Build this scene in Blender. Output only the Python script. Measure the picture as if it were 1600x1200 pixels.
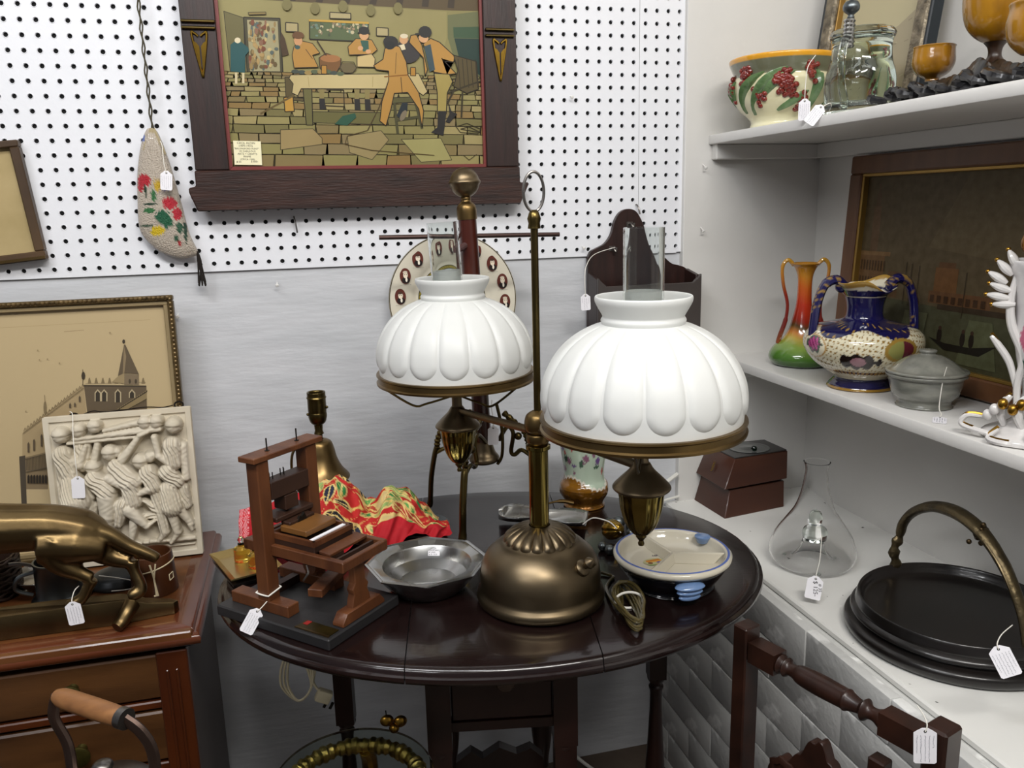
import bpy, bmesh, math, random
import numpy as np
from math import sin, cos, pi, sqrt, radians
from mathutils import Vector, Matrix

for o in list(bpy.data.objects): bpy.data.objects.remove(o)
scene = bpy.context.scene
col = scene.collection

# ------------------------------------------------------------------ camera, world, lights, exposure
cam_d = bpy.data.cameras.new('camera'); cam = bpy.data.objects.new('camera', cam_d); col.objects.link(cam)
def _cam():
    yaw, pitch, roll = .2508, .2126, -.0242
    f = Vector((sin(yaw)*cos(pitch), cos(yaw)*cos(pitch), -sin(pitch)))
    r = Vector((cos(yaw), -sin(yaw), 0)); u = r.cross(f)
    r2 = cos(roll)*r + sin(roll)*u; u2 = -sin(roll)*r + cos(roll)*u
    m = Matrix((r2, u2, -f)).transposed().to_4x4(); m.translation = Vector((.5051, -1.7027, 1.3312))
    return m
cam.matrix_world = _cam()
cam_d.sensor_width = 36; cam_d.lens = 1296.2/1600*36; cam_d.clip_start = .02
scene.camera = cam

w = bpy.data.worlds.new('room_light'); scene.world = w; w.use_nodes = True
w.node_tree.nodes['Background'].inputs[0].default_value = (.86, .90, 1, 1)
w.node_tree.nodes['Background'].inputs[1].default_value = .16

def area(name, loc, target, sx, sy, power, color=(1, .97, .92)):
    d = bpy.data.lights.new(name, 'AREA'); d.shape = 'RECTANGLE'; d.size = sx; d.size_y = sy
    d.energy = power; d.color = color
    o = bpy.data.objects.new(name, d); col.objects.link(o); o.location = loc
    o.rotation_euler = (Vector(target)-Vector(loc)).to_track_quat('-Z', 'Y').to_euler()
    return o
area('ceiling_tube_light', (-.1, -1.45, 2.62), (.6, 0, .9), 1.2, .16, 23.5, (.97, .98, 1))
area('ceiling_tube_light', (.9, -2.3, 2.64), (1.2, -.2, .7), 1.2, .16, 40, (1, .975, .94))
area('ceiling_tube_light', (-1.2, -2.6, 2.64), (.4, -.2, .9), 1.2, .16, 14, (.98, .98, 1))

scene.view_settings.view_transform = 'Standard'; scene.view_settings.look = 'None'
scene.view_settings.exposure = -0.2; scene.view_settings.gamma = 1
scene.view_settings.use_curve_mapping = False
random.seed(7); rng = np.random.default_rng(5)

# ------------------------------------------------------------------ helpers
def lin(h):
    if isinstance(h, (tuple, list)): return tuple(h[:3])
    h = h.lstrip('#'); c = [int(h[i:i+2], 16)/255 for i in (0, 2, 4)]
    return tuple(x/12.92 if x <= .04045 else ((x+.055)/1.055)**2.4 for x in c)

def mat(name, base='#808080', rough=.5, metal=0., var=None, scale=12, bump=0., bscale=60, attr=False,
        coat=0., trans=0., ior=1.45, stretch=(1, 1, 1), spec=.5, detail=5, sss=0., wear=None, wlo=.55, whi=.7, rvar=0., emit=None):
    m = bpy.data.materials.new(name); m.use_nodes = True
    nt = m.node_tree; N = nt.nodes; L = nt.links; b = N['Principled BSDF']
    b.inputs['Base Color'].default_value = (*lin(base), 1)
    b.inputs['Roughness'].default_value = rough; b.inputs['Metallic'].default_value = metal
    b.inputs['IOR'].default_value = ior; b.inputs['Coat Weight'].default_value = coat
    b.inputs['Coat Roughness'].default_value = .06
    b.inputs['Transmission Weight'].default_value = trans; b.inputs['Specular IOR Level'].default_value = spec
    if sss: b.inputs['Subsurface Weight'].default_value = sss; b.inputs['Subsurface Radius'].default_value = (.01, .01, .01)
    out = None
    tc = N.new('ShaderNodeTexCoord'); mp = N.new('ShaderNodeMapping'); mp.inputs['Scale'].default_value = stretch
    L.new(tc.outputs['Object'], mp.inputs['Vector'])
    if attr:
        a = N.new('ShaderNodeAttribute'); a.attribute_name = 'Col'; out = a.outputs['Color']
    if var:
        n = N.new('ShaderNodeTexNoise'); n.inputs['Scale'].default_value = scale; n.inputs['Detail'].default_value = detail
        L.new(mp.outputs[0], n.inputs['Vector'])
        r = N.new('ShaderNodeValToRGB'); r.color_ramp.elements[0].position = .3; r.color_ramp.elements[1].position = .72
        r.color_ramp.elements[0].color = (*lin(base), 1); r.color_ramp.elements[1].color = (*lin(var), 1)
        L.new(n.outputs['Fac'], r.inputs[0])
        if out:
            mx = N.new('ShaderNodeMixRGB'); mx.blend_type = 'MULTIPLY'; mx.inputs[0].default_value = 1
            L.new(out, mx.inputs[1]); L.new(r.outputs[0], mx.inputs[2]); out = mx.outputs[0]
        else: out = r.outputs[0]
    if wear:
        n2 = N.new('ShaderNodeTexNoise'); n2.inputs['Scale'].default_value = scale*.6; n2.inputs['Detail'].default_value = 8
        L.new(tc.outputs['Object'], n2.inputs['Vector'])
        r2 = N.new('ShaderNodeValToRGB'); r2.color_ramp.elements[0].position = wlo; r2.color_ramp.elements[1].position = whi
        L.new(n2.outputs['Fac'], r2.inputs[0])
        mx = N.new('ShaderNodeMixRGB'); L.new(r2.outputs[0], mx.inputs[0])
        if out: L.new(out, mx.inputs[1])
        else: mx.inputs[1].default_value = (*lin(base), 1)
        mx.inputs[2].default_value = (*lin(wear), 1); out = mx.outputs[0]
    if out: L.new(out, b.inputs['Base Color'])
    if rvar:
        n4 = N.new('ShaderNodeTexNoise'); n4.inputs['Scale'].default_value = scale*2; L.new(tc.outputs['Object'], n4.inputs['Vector'])
        mr = N.new('ShaderNodeMapRange'); mr.inputs[3].default_value = max(0, rough-rvar); mr.inputs[4].default_value = rough+rvar
        L.new(n4.outputs['Fac'], mr.inputs[0]); L.new(mr.outputs[0], b.inputs['Roughness'])
    if bump:
        n3 = N.new('ShaderNodeTexNoise'); n3.inputs['Scale'].default_value = bscale; n3.inputs['Detail'].default_value = 6
        L.new(mp.outputs[0], n3.inputs['Vector'])
        bp = N.new('ShaderNodeBump'); bp.inputs['Strength'].default_value = bump; bp.inputs['Distance'].default_value = .004
        L.new(n3.outputs['Fac'], bp.inputs['Height']); L.new(bp.outputs[0], b.inputs['Normal'])
    if emit:
        b.inputs['Emission Color'].default_value = (*lin(emit), 1); b.inputs['Emission Strength'].default_value = 1
    return m

def obj(name, me, m=None, parent=None, loc=(0, 0, 0), rot=(0, 0, 0), label=None, cat=None, group=None, kind=None):
    o = bpy.data.objects.new(name, me); col.objects.link(o)
    if m is not None and me is not None:
        me.materials.clear()
        for x in (m if isinstance(m, (list, tuple)) else [m]): me.materials.append(x)
    o.location = loc; o.rotation_euler = rot
    if parent: o.parent = parent
    if label: o['label'] = label
    if cat: o['category'] = cat
    if group: o['group'] = group
    if kind: o['kind'] = kind
    return o
def thing(name, label, cat, loc=(0, 0, 0), rot=(0, 0, 0), group=None):
    return obj(name, None, None, None, loc, rot, label, cat, group)

class MB:
    def __init__(s): s.v = []; s.f = []; s.c = []; s.mi = []; s.cc = None; s.m = 0; s.M = Matrix()
    def add(s, vs, fs, c=None):
        n = len(s.v); M = s.M
        s.v += [tuple(M @ Vector(v)) for v in vs]
        for f in fs: s.f.append([i+n for i in f]); s.c.append(c if c else s.cc); s.mi.append(s.m)
        return s
    def box(s, c, d, rz=0, taper=1, rx=0, ry=0):
        hx, hy, hz = d[0]/2, d[1]/2, d[2]/2
        R = Matrix.Translation(c) @ Matrix.Rotation(rz, 4, 'Z') @ Matrix.Rotation(ry, 4, 'Y') @ Matrix.Rotation(rx, 4, 'X')
        vs = [R @ Vector((x*hx*(taper if z > 0 else 1), y*hy*(taper if z > 0 else 1), z*hz)) for z in (-1, 1) for y in (-1, 1) for x in (-1, 1)]
        return s.add(vs, [(0, 2, 3, 1), (4, 5, 7, 6), (0, 1, 5, 4), (2, 6, 7, 3), (0, 4, 6, 2), (1, 3, 7, 5)])
    def hexa(s, P):  # 8 points bottom 4 ccw, top 4 ccw
        return s.add(P, [(3, 2, 1, 0), (4, 5, 6, 7), (0, 1, 5, 4), (1, 2, 6, 5), (2, 3, 7, 6), (3, 0, 4, 7)])
    def lathe(s, prof, seg=48, c=(0, 0, 0), rf=None, axis=None, close=True, squash=1, flute=None):
        n = len(prof); vs = []; fs = []
        for i, (r, z) in enumerate(prof):
            for k in range(seg):
                a = 2*pi*k/seg; rr = r*(rf(a, i/(n-1), z) if rf else 1)
                zz = z+(flute(a, z) if flute else 0)
                p = Vector((rr*cos(a), rr*sin(a)*squash, zz))
                if axis is not None: p = axis @ p
                vs.append(p+Vector(c))
        for i in range(n-1):
            for k in range(seg):
                k2 = (k+1) % seg
                fs.append((i*seg+k, i*seg+k2, (i+1)*seg+k2, (i+1)*seg+k))
        if close:
            if prof[0][0] > 1e-6: fs.append(tuple(range(seg-1, -1, -1)))
            if prof[-1][0] > 1e-6: fs.append(tuple((n-1)*seg+k for k in range(seg)))
        return s.add(vs, fs)
    def tube(s, pts, r, seg=10, closed=False, flat=1, up=(0, 0, 1)):
        P = [Vector(p) for p in pts]; n = len(P); R = r if isinstance(r, (list, tuple)) else [r]*n
        vs = []; fs = []; u = None
        for i in range(n):
            if closed: t = P[(i+1) % n]-P[i-1]
            else: t = P[min(i+1, n-1)]-P[max(i-1, 0)]
            if t.length < 1e-9: t = Vector((0, 0, 1))
            t.normalize()
            if u is None:
                ref = Vector(up); 
                if abs(t.dot(ref)) > .95: ref = Vector((1, 0, 0)) if abs(t.x) < .9 else Vector((0, 1, 0))
                u = (ref - t*ref.dot(t)).normalized()
            else:
                u = (u - t*u.dot(t)).normalized()
            v = t.cross(u)
            for k in range(seg):
                a = 2*pi*k/seg
                vs.append(P[i] + (u*cos(a)*flat + v*sin(a))*R[i])
        for i in range(n if closed else n-1):
            j = (i+1) % n
            for k in range(seg):
                k2 = (k+1) % seg
                fs.append((i*seg+k, i*seg+k2, j*seg+k2, j*seg+k))
        if not closed:
            fs.append(tuple(range(seg-1, -1, -1))); fs.append(tuple((n-1)*seg+k for k in range(seg)))
        return s.add(vs, fs)
    def prism(s, poly, t0, t1, plane='xy'):
        n = len(poly)
        def P(a, b, t): return {'xy': (a, b, t), 'xz': (a, t, b), 'yz': (t, a, b)}[plane]
        vs = [P(a, b, t0) for a, b in poly]+[P(a, b, t1) for a, b in poly]
        fs = [tuple(range(n-1, -1, -1)), tuple(range(n, 2*n))]+[(i, (i+1) % n, (i+1) % n+n, i+n) for i in range(n)]
        return s.add(vs, fs)
    def sphere(s, c, r, seg=16, rings=10, sc=(1, 1, 1)):
        prof = [(r*sin(pi*i/rings), -r*cos(pi*i/rings)) for i in range(rings+1)]
        M0 = s.M; s.M = M0 @ Matrix.Translation(c) @ Matrix.Diagonal((*sc, 1)); s.lathe(prof, seg, close=False); s.M = M0
        return s
    def mesh(s, name, bevel=0., seg=1, angle=35, smooth=True, weld=True):
        bm = bmesh.new(); vs = [bm.verts.new(v) for v in s.v]
        hascol = any(c is not None for c in s.c)
        cl = bm.loops.layers.float_color.new('Col') if hascol else None
        for f, c, mi in zip(s.f, s.c, s.mi):
            try: fc = bm.faces.new([vs[i] for i in f])
            except ValueError: continue
            fc.material_index = mi
            if hascol:
                q = (*lin(c), 1) if c else (1, 1, 1, 1)
                for l in fc.loops: l[cl] = q
        if weld: bmesh.ops.remove_doubles(bm, verts=bm.verts, dist=1e-6)
        if not hascol: bmesh.ops.recalc_face_normals(bm, faces=bm.faces)
        if bevel:
            ed = [e for e in bm.edges if len(e.link_faces) == 2 and e.calc_face_angle(0) > radians(angle)]
            bmesh.ops.bevel(bm, geom=ed, offset=bevel, segments=seg, affect='EDGES', clamp_overlap=True, profile=.5)
        me = bpy.data.meshes.new(name); bm.to_mesh(me); bm.free()
        if smooth:
            me.shade_smooth(); me.set_sharp_from_angle(angle=radians(angle))
        return me
    def put(s, name, m, parent=None, bevel=0., seg=1, angle=35, smooth=True, weld=True, **k):
        return obj(name, s.mesh(name, bevel, seg, angle, smooth, weld), m, parent, **k)

def paint(o, fn):
    """per-vertex colour from a function of the local coordinate"""
    me = o.data; a = me.color_attributes.new('Col', 'FLOAT_COLOR', 'POINT')
    buf = np.ones((len(me.vertices), 4), np.float32)
    for i, v in enumerate(me.vertices): buf[i, :3] = lin(fn(v.co))
    a.data.foreach_set('color', buf.ravel()); return o

def spline(P, n=8, closed=False):
    P = [Vector(p) for p in P]; out = []; m = len(P)
    for i in range(m if closed else m-1):
        g = (lambda k: P[k % m]) if closed else (lambda k: P[max(0, min(m-1, k))])
        a, b, c, d = g(i-1), g(i), g(i+1), g(i+2)
        for k in range(n):
            t = k/n
            out.append(.5*((2*b)+(c-a)*t+(2*a-5*b+4*c-d)*t*t+(3*b-a-3*c+d)*t**3))
    if not closed: out.append(P[-1])
    return out
def prof(P, n=6): return [(max(0, p.x), p.y) for p in spline([(r, z, 0) for r, z in P], n)]
def mixc(a, b, t):
    a, b = lin(a), lin(b); t = max(0, min(1, t)); return tuple(x+(y-x)*t for x, y in zip(a, b))
def ramp(stops, t):
    for (t0, c0), (t1, c1) in zip(stops, stops[1:]):
        if t <= t1: return mixc(c0, c1, (t-t0)/(t1-t0))
    return lin(stops[-1][1])

_tc = {}
def textmesh(s, size):
    if (s, size) not in _tc:
        cu = bpy.data.curves.new('t', 'FONT'); cu.body = s; cu.size = size; cu.resolution_u = 2; cu.extrude = size*.01
        o = bpy.data.objects.new('t', cu); _tc[(s, size)] = bpy.data.meshes.new_from_object(o); bpy.data.objects.remove(o)
    return _tc[(s, size)]

# picture made of thin printed shapes; photo crop coordinates -> plane coordinates by homography
def homog(src, dst):
    A = []; b = []
    for (x, y), (u, v) in zip(src, dst):
        A.append([x, y, 1, 0, 0, 0, -u*x, -u*y]); b.append(u); A.append([0, 0, 0, x, y, 1, -v*x, -v*y]); b.append(v)
    h = np.linalg.solve(np.array(A, float), np.array(b, float))
    def f(p):
        x, y = p; d = h[6]*x+h[7]*y+1
        return ((h[0]*x+h[1]*y+h[2])/d, (h[3]*x+h[4]*y+h[5])/d)
    return f
class Pic(MB):
    """flat print facing -Y in local x/z"""
    def __init__(s, H=None, step=.00003, box=None): super().__init__(); s.H = H or (lambda p: p); s.k = 0; s.step = step; s.bx = box; s.hold = False
    def P(s, c, pts):
        q = [s.H(p) for p in pts]
        if s.bx: q = [(min(max(a, s.bx[0]), s.bx[1]), min(max(b, s.bx[2]), s.bx[3])) for a, b in q]
        s.k += 0 if s.hold else 1; y = -s.k*s.step
        ar = sum(q[i-1][0]*q[i][1]-q[i][0]*q[i-1][1] for i in range(len(q)))
        if ar < 0: q = q[::-1]
        s.add([(a, y, b) for a, b in q], [tuple(range(len(q)))], c)
    def E(s, c, x, y, rx, ry, n=14, a0=0): s.P(c, [(x+rx*cos(2*pi*i/n)*cos(a0)-ry*sin(2*pi*i/n)*sin(a0), y+rx*cos(2*pi*i/n)*sin(a0)+ry*sin(2*pi*i/n)*cos(a0)) for i in range(n)])
    def L(s, c, pts, w=3):
        if not s.hold: s.k += 1
        h0 = s.hold; s.hold = True
        for (x0, y0), (x1, y1) in zip(pts, pts[1:]):
            d = math.hypot(x1-x0, y1-y0) or 1; nx, ny = -(y1-y0)/d*w/2, (x1-x0)/d*w/2
            s.P(c, [(x0+nx, y0+ny), (x1+nx, y1+ny), (x1-nx, y1-ny), (x0-nx, y0-ny)])
        s.hold = h0
    def O(s, c, pts, w=2.5): s.L(c, list(pts)+[pts[0]], w)
    def PO(s, c, pts, w=2.5, oc='#2a2418'): s.P(c, pts); s.O(oc, pts, w)

# ------------------------------------------------------------------ materials
PEG = mat('peg_paint', '#e3e4e8', .45, bump=.12, bscale=90, wear='#cfcfd2', scale=5, wlo=.62, whi=.75)
PLY = mat('ply_paint', '#cccdd0', .36, bump=.6, bscale=8, stretch=(1, 1, 5), var='#bfc1c4', scale=4)
WHT = mat('white_gloss_paint', '#d8d6d2', .38, bump=.25, bscale=25, var='#cfcdc8', scale=3)
SHELFP = mat('shelf_paint', '#e2e0dc', .35, bump=.2, bscale=30)
BRKP = mat('painted_brick', '#c9c9c6', .5, bump=.4, bscale=70, wear='#efefec', scale=16, wlo=.58, whi=.62)
TOPP = mat('ledge_paint', '#e4e3de', .4, bump=.2, bscale=20, wear='#55534e', scale=70, wlo=.70, whi=.71)
FLOORM = mat('worn_floor', '#4b3d33', .6, var='#62564a', scale=6, bump=.2, bscale=30)
DARK = mat('dark_gap', '#0c0c0c', .9)
HOLE = mat('raw_hardboard', '#17120e', .9)  # near black: shade inside the peg holes put into the wall colour
PRINTM = mat('aged_print_under_glass', '#efe9d8', .4, attr=True, coat=.2, spec=.3, var='#dcd4bd', scale=6)
MAHOG = mat('mahogany', '#130b0a', .2, var='#1f1211', scale=4, stretch=(1, 6, 6), coat=.35, rvar=.06, bump=.05, bscale=40)
MAHOG2 = mat('mahogany_dark', '#150a08', .35, var='#2a120c', scale=8, coat=.2)
WALNUT = mat('walnut', '#4e2b15', .33, var='#7a4c29', scale=3.0, stretch=(1.2, 7, 7), coat=.25, bump=.05, detail=8)
WALNUTD = mat('walnut_dark', '#3c1a0c', .33, var='#55290f', scale=4, stretch=(6, 6, 1), coat=.3)
PRESSW = mat('press_wood', '#472614', .45, var='#663c20', scale=9, stretch=(4, 4, 1), bump=.1)
PRESSD = mat('press_wood_dark', '#241510', .5, var='#382216', scale=9)
REDW = mat('red_wood', '#2c100a', .28, var='#471b10', scale=6, stretch=(5, 5, 1), coat=.4)
OAK = mat('dark_oak', '#1d0f0b', .42, var='#3b2118', scale=7, stretch=(1.5, 1, 12), coat=.12, bump=.15, bscale=30, detail=9)
OAKV = mat('dark_oak_upright', '#1d0f0b', .42, var='#2e1712', scale=7, stretch=(12, 1, 1), coat=.12, bump=.1, bscale=30)
CHAIRW = mat('chair_wood', '#1f110c', .38, var='#351d14', scale=8, stretch=(3, 3, 3), wear='#b9a894', coat=.1, wlo=.74, whi=.76)
BRASS = mat('aged_brass', '#87704a', .36, 1, var='#6d5836', scale=14, rvar=.07)
BRASSD = mat('dark_brass', '#6a5a34', .3, 1, var='#4a3f26', scale=18, rvar=.06)
BRASSM = mat('matt_brass', '#80715a', .38, 1, var='#685a44', scale=9, rvar=.05)
BRASSG = mat('polished_dark_brass', '#8d7c42', .14, 1, var='#6c5e32', scale=9)
GLASSF = mat('thin_blown_glass', '#ffffff', .01, trans=1, ior=1.17)
WALF = mat('walnut_front_shaded', '#36200f', .38, var='#5a3a1e', scale=3, stretch=(1.2, 7, 7), coat=.2, bump=.05, detail=8)  # darker walnut copy: dimmer light on the drawer fronts painted into the colour
BRASSB = mat('bright_brass', '#b08d3c', .22, 1, var='#8a6c2c', scale=14)
PANTH = mat('panther_brass', '#7c6846', .34, 1, var='#5a4a32', scale=16, rvar=.06, bump=.08, bscale=60)
GOLD = mat('gilt', '#b48a3a', .3, 1, var='#7d5c22', scale=40)
GILTP = mat('gold_glaze', '#94621a', .22, .55, var='#5e3c0e', scale=40, coat=.5)
PEWT = mat('pewter', '#c4c3c0', .27, 1, var='#969898', scale=8, rvar=.08)
PEWD = mat('dark_pewter', '#7e8486', .36, 1, var='#5a6062', scale=10)
STEEL = mat('steel_wire', '#7a7672', .35, 1)
IRON = mat('iron_wire', '#2a2622', .5, .8)
MILK = mat('milk_glass', '#d3d4d1', .38, sss=.12, spec=.35)
GLASS = mat('clear_glass', '#f4f7f5', .02, trans=1, ior=1.42)
GLASS2 = mat('thick_glass', '#eef6f0', .03, trans=1, ior=1.36)
PLATE = mat('glass_top', '#dfe9e2', .03, trans=1, ior=1.2)
SMOKE = mat('smoky_glass', '#9c9f97', .12, trans=.55, ior=1.4, var='#85887f', scale=60)
CREAM = mat('cream_glaze', '#d9d2bf', .12, coat=.7)
NAVY = mat('navy_glaze', '#0c0e14', .12, coat=.8)
BLUEG = mat('blue_glaze', '#6f8dba', .15, coat=.7)
COLG = mat('painted_glaze', '#ffffff', .14, attr=True, coat=.7)
COLM = mat('printed_paper', '#ffffff', .75, attr=True, spec=.2)
COLGL = mat('print_under_glass', '#ffffff', .4, attr=True, coat=.25, spec=.3)
PLAST = mat('plaster', '#cfc6b4', .6, var='#bdb29c', scale=9)
PAPER = mat('tag_paper', '#eeecf0', .7)
STRING = mat('cotton_string', '#e8e4da', .8)
INK = mat('ink', '#3b3a55', .7)
INKB = mat('black_ink', '#22201c', .7)
BLACKP = mat('black_painted_wood', '#1d1d1f', .5, var='#2c2a2a', scale=7, bump=.15)
FELT = mat('black_lacquer', '#12100f', .33, var='#1b1512', scale=6, coat=.3)
CORD = mat('brown_flex', '#4f4527', .25, coat=.3)
CORDW = mat('pale_flex', '#cbbf9f', .4)
WICK = mat('dark_wicker', '#2b1a10', .6, bump=.8, bscale=80)
LEATH = mat('brown_leather', '#4d2a12', .4, var='#3a1d0b', scale=12, coat=.2)
BONE = mat('cream_inlay', '#cdbf9d', .5)
REDC = mat('red_cloth', '#b5101a', .75, attr=False, bump=.3, bscale=50)
CLOTH = mat('printed_cloth', '#ffffff', .8, attr=True, bump=.2, bscale=70)
GOLDLAQ = mat('gold_lacquer', '#b07c14', .22, var='#4a2a14', scale=16, stretch=(1, 1, .5), coat=.6)
BLACKC = mat('black_carved_wood', '#121113', .3, bump=.5, bscale=40, coat=.3)
FRAMEG = mat('silvered_frame', '#9a8e78', .42, .5, var='#4a4338', scale=60, bump=1, bscale=120)
COPPER = mat('worn_copper', '#6d5a50', .32, .9, var='#4a3d38', scale=12)
HANDLEW = mat('turned_wood_grip', '#7a5232', .4, var='#96683f', scale=10, stretch=(1, 8, 8))
TASS = mat('brown_tassel', '#1f1813', .9)
GRNGL = mat('green_black_glass', '#07140e', .06, coat=1)
BOXW = mat('box_wood', '#3a1d12', .38, var='#492717', scale=4, stretch=(1, 1, 4), coat=.15)
PURSE = mat('bead_fabric', '#ffffff', .45, attr=True, bump=1.0, bscale=420, coat=.3)
VELV = mat('frame_walnut', '#5a3a24', .4, var='#6b482e', scale=6, stretch=(6, 1, 1))
FRAMEBR = mat('small_frame_wood', '#3c2c1d', .45, var='#513d28', scale=10)
BLUED = mat('blue_black_wood', '#141b20', .5)
PVC = mat('white_plastic', '#dcdad2', .4)

# ------------------------------------------------------------------ the setting
R_ = 'structure'
MB().box((.3, -1.9, -.02), (4.2, 4.4, .04)).put('floor', FLOORM, kind=R_)
MB().box((.1, -1.8, 2.72), (4.4, 4.4, .04)).put('ceiling', WHT, kind=R_)
wb = MB().box((-.1, .043, 1.35), (3.6, .074, 2.7)).put('wall_back', PLY, kind=R_)
def pegboard(x0, x1, z0, z1, i0):
    """perforated hardboard: every hole is cut through, with a raised paint ring"""
    p = .0254; m = MB(); cols = []; i = i0
    nx = round((x1-x0)/p); nz = int((z1-z0)/p)
    V = {}; vs = []; fs = []
    def vid(x, y, z):
        k = (round(x, 5), round(y, 5), round(z, 5))
        if k not in V: V[k] = len(vs); vs.append(k)
        return V[k]
    K = 8
    for a in range(nx):
        for b in range(nz):
            cx = x0+(a+.5)*p; cz = z0+(b+.5)*p
            sq = []
            for k in range(K):
                t = 2*pi*k/K+pi/4; s_ = max(abs(cos(t)), abs(sin(t)))
                sq.append(vid(cx+p/2*cos(t)/s_, 0, cz+p/2*sin(t)/s_))
            rings = []
            for (r, y) in ((.0060, 0), (.0054, -.0008), (.0046, -.0006), (.0042, .0003), (.0042, .0035)):
                rings.append([vid(cx+r*cos(2*pi*k/K+pi/4), y, cz+r*sin(2*pi*k/K+pi/4)) for k in range(K)])
            seq = [sq]+rings
            for r0, r1 in zip(seq, seq[1:]):
                for k in range(K):
                    k2 = (k+1) % K; fs.append((r0[k], r0[k2], r1[k2], r1[k]))
    # skirt
    m.v = vs; m.f = fs; m.c = [None]*len(fs); m.mi = [1 if (q % (K*5)) >= K*3 else 0 for q in range(len(fs))]
    m.box(((x0+x1)/2, .0015, z0-.001), (x1-x0, .003, .002))
    bk = MB().box(((x0+x1)/2, .0046, (z0+z1)/2), (x1-x0, .0006, z1-z0)).put('backing', DARK, wb)  # dark sheet standing in for the shade seen through the holes
    return m.put('pegboard', [PEG, HOLE], wb, weld=False)
X0P = .0-.0127
pegboard(X0P-.0254*24, X0P+.0254*49, 1.234-.0127, 2.28, 0)
pegboard(X0P+.0254*49+.0006, X0P+.0254*52.6, 1.234-.0127, 2.28, 0)
# recess: end panel, side wall
MB().box((1.51, .012, 1.695), (.352, .048, 2.11)).put('trim_1', WHT, bevel=.002, kind=R_)
MB().box((1.70, -1.6, 1.695), (.07, 3.2, 2.11)).put('wall_right', WHT, kind=R_)
# brick ledge
lw = MB().box((1.484, -1.6, .3145), (.39, 3.2, .629)).put('wall_right_ledge', BRKP, kind=R_)
MB().box((1.4975, -1.6, .6355), (.383, 3.2, .013)).put('ledge_top', TOPP, lw, bevel=.003)
bm_ = [MB().box((0, 0, 0), (.018, L+.003, .0735)).mesh('brick', bevel=.002, seg=2) for L in (.2, .096)]
nb = 0
for c in range(9):
    z = .598+.037 - .076*(c+1) + .038
    y = -.002
    first = True
    while y > -2.2:
        L = .096 if (first and c % 2) else .2; first = False
        o = obj('brick', bm_[0 if L == .2 else 1], None, lw, (1.2845+random.uniform(-.0008, .0008), y-L/2, z), (random.uniform(-.01, .01), 0, random.uniform(-.008, .008)))
        if nb < 2 or not o.data.materials: o.data.materials.clear(); o.data.materials.append(BRKP)
        nb += 1; y -= L+.0035
# shelves
def shelf(x0, z, label, th=.02, L=1.9):
    s = thing('shelf', label, 'shelf', (x0, -.012, z))
    w_ = 1.665-x0
    MB().box((w_/2, -L/2, -th/2), (w_, L, th)).put('board', SHELFP, s, bevel=.004, seg=2)
    MB().box((w_/2+.004, -.011, -th-.016), (w_-.01, .022, .032)).put('cleat', WHT, s, bevel=.002)
    MB().box((w_-.012, -L/2, -th-.016), (.02, L, .032)).put('cleat', WHT, s, bevel=.002)
    return s
shelf(1.388, 1.468, 'upper white painted shelf board in the recess, carrying the berry bowl and goblets')
shelf(1.43, .985, 'lower white painted shelf board in the recess, carrying the vases and large painting', .022)
# ------------------------------------------------------------------ wall things
def frame_rails(parent, x0, x1, z0, z1, wl, wr, wb_, wt, y0, y1, m, names='rail', bev=.002, tag=''):
    MB().box(((x0+x1)/2, (y0+y1)/2, z0+wb_/2), (x1-x0, y1-y0, wb_)).put(names, m, parent, bevel=bev)
    MB().box(((x0+x1)/2, (y0+y1)/2, z1-wt/2), (x1-x0, y1-y0, wt)).put(names, m, parent, bevel=bev)
    MB().box((x0+wl/2, (y0+y1)/2, (z0+z1+wb_-wt)/2), (wl, y1-y0, z1-z0-wb_-wt)).put(names, m, parent, bevel=bev)
    MB().box((x1-wr/2, (y0+y1)/2, (z0+z1+wb_-wt)/2), (wr, y1-y0, z1-z0-wb_-wt)).put(names, m, parent, bevel=bev)

# large dark oak frame with the dining-room print
bf = thing('picture_frame', 'large dark oak frame with brass strap ornaments holding a hunt breakfast print', 'picture', (.65, -.019, 1.333))
dx = -.65; dz = -1.333
MB().prism([(.340+dx, 0), (.957+dx, 0), (.975+dx, .038), (.975+dx, .042), (.957+dx, .042), (.957+dx, .073), (.341+dx, .073), (.341+dx, .045), (.328+dx, .042), (.328+dx, .034)], -.026, -.001, 'xz').put('bottom_rail', OAK, bf, bevel=.002)
MB().prism([(.345+dx, .4), (.955+dx, .4), (.955+dx, .50), (.345+dx, .50)], -.024, -.001, 'xz').put('top_rail', OAK, bf, bevel=.002)
for a, b in ((.3425, .402), (.890, .9555)):
    MB().prism([(a+dx, .0735), (b+dx, .0735), (b+dx, .3995), (a+dx, .3995)], -.024, -.001, 'xz').put('upright', OAKV, bf, bevel=.0015)
for xx, zz in ((.372, .0), (.922, .0)):
    x = xx+dx
    s = MB()
    for z in (.318, .329): s.box((x+(.0 if xx < .5 else .0), -.027, z), (.058, .006, .005))
    s.put('brass_band', BRASSD, bf, bevel=.0015)
    m = MB(); t = .309; h = .074
    m.tube(spline([(x, -.026, t-h), (x-.0125, -.026, t-.004), (x-.008, -.026, t), (x-.002, -.026, t-.005)], 6), .0022, 6)
    m.tube(spline([(x, -.026, t-h), (x+.0125, -.026, t-.004), (x+.008, -.026, t), (x+.002, -.026, t-.005)], 6), .0022, 6)
    m.prism([(x-.0125, t-.012), (x-.001, t-h), (x-.0015, t-h+.052), (x-.006, t-.016)], -.0275, -.0245, 'xz')
    m.prism([(x+.0125, t-.012), (x+.006, t-.016), (x+.0015, t-h+.052), (x+.001, t-h)], -.0275, -.0245, 'xz')
    m.put('brass_ornament', BRASSB, bf)
m = MB(); rx0, rx1, rz0, rz1 = .402+dx, .890+dx, .0735, .3995
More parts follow.
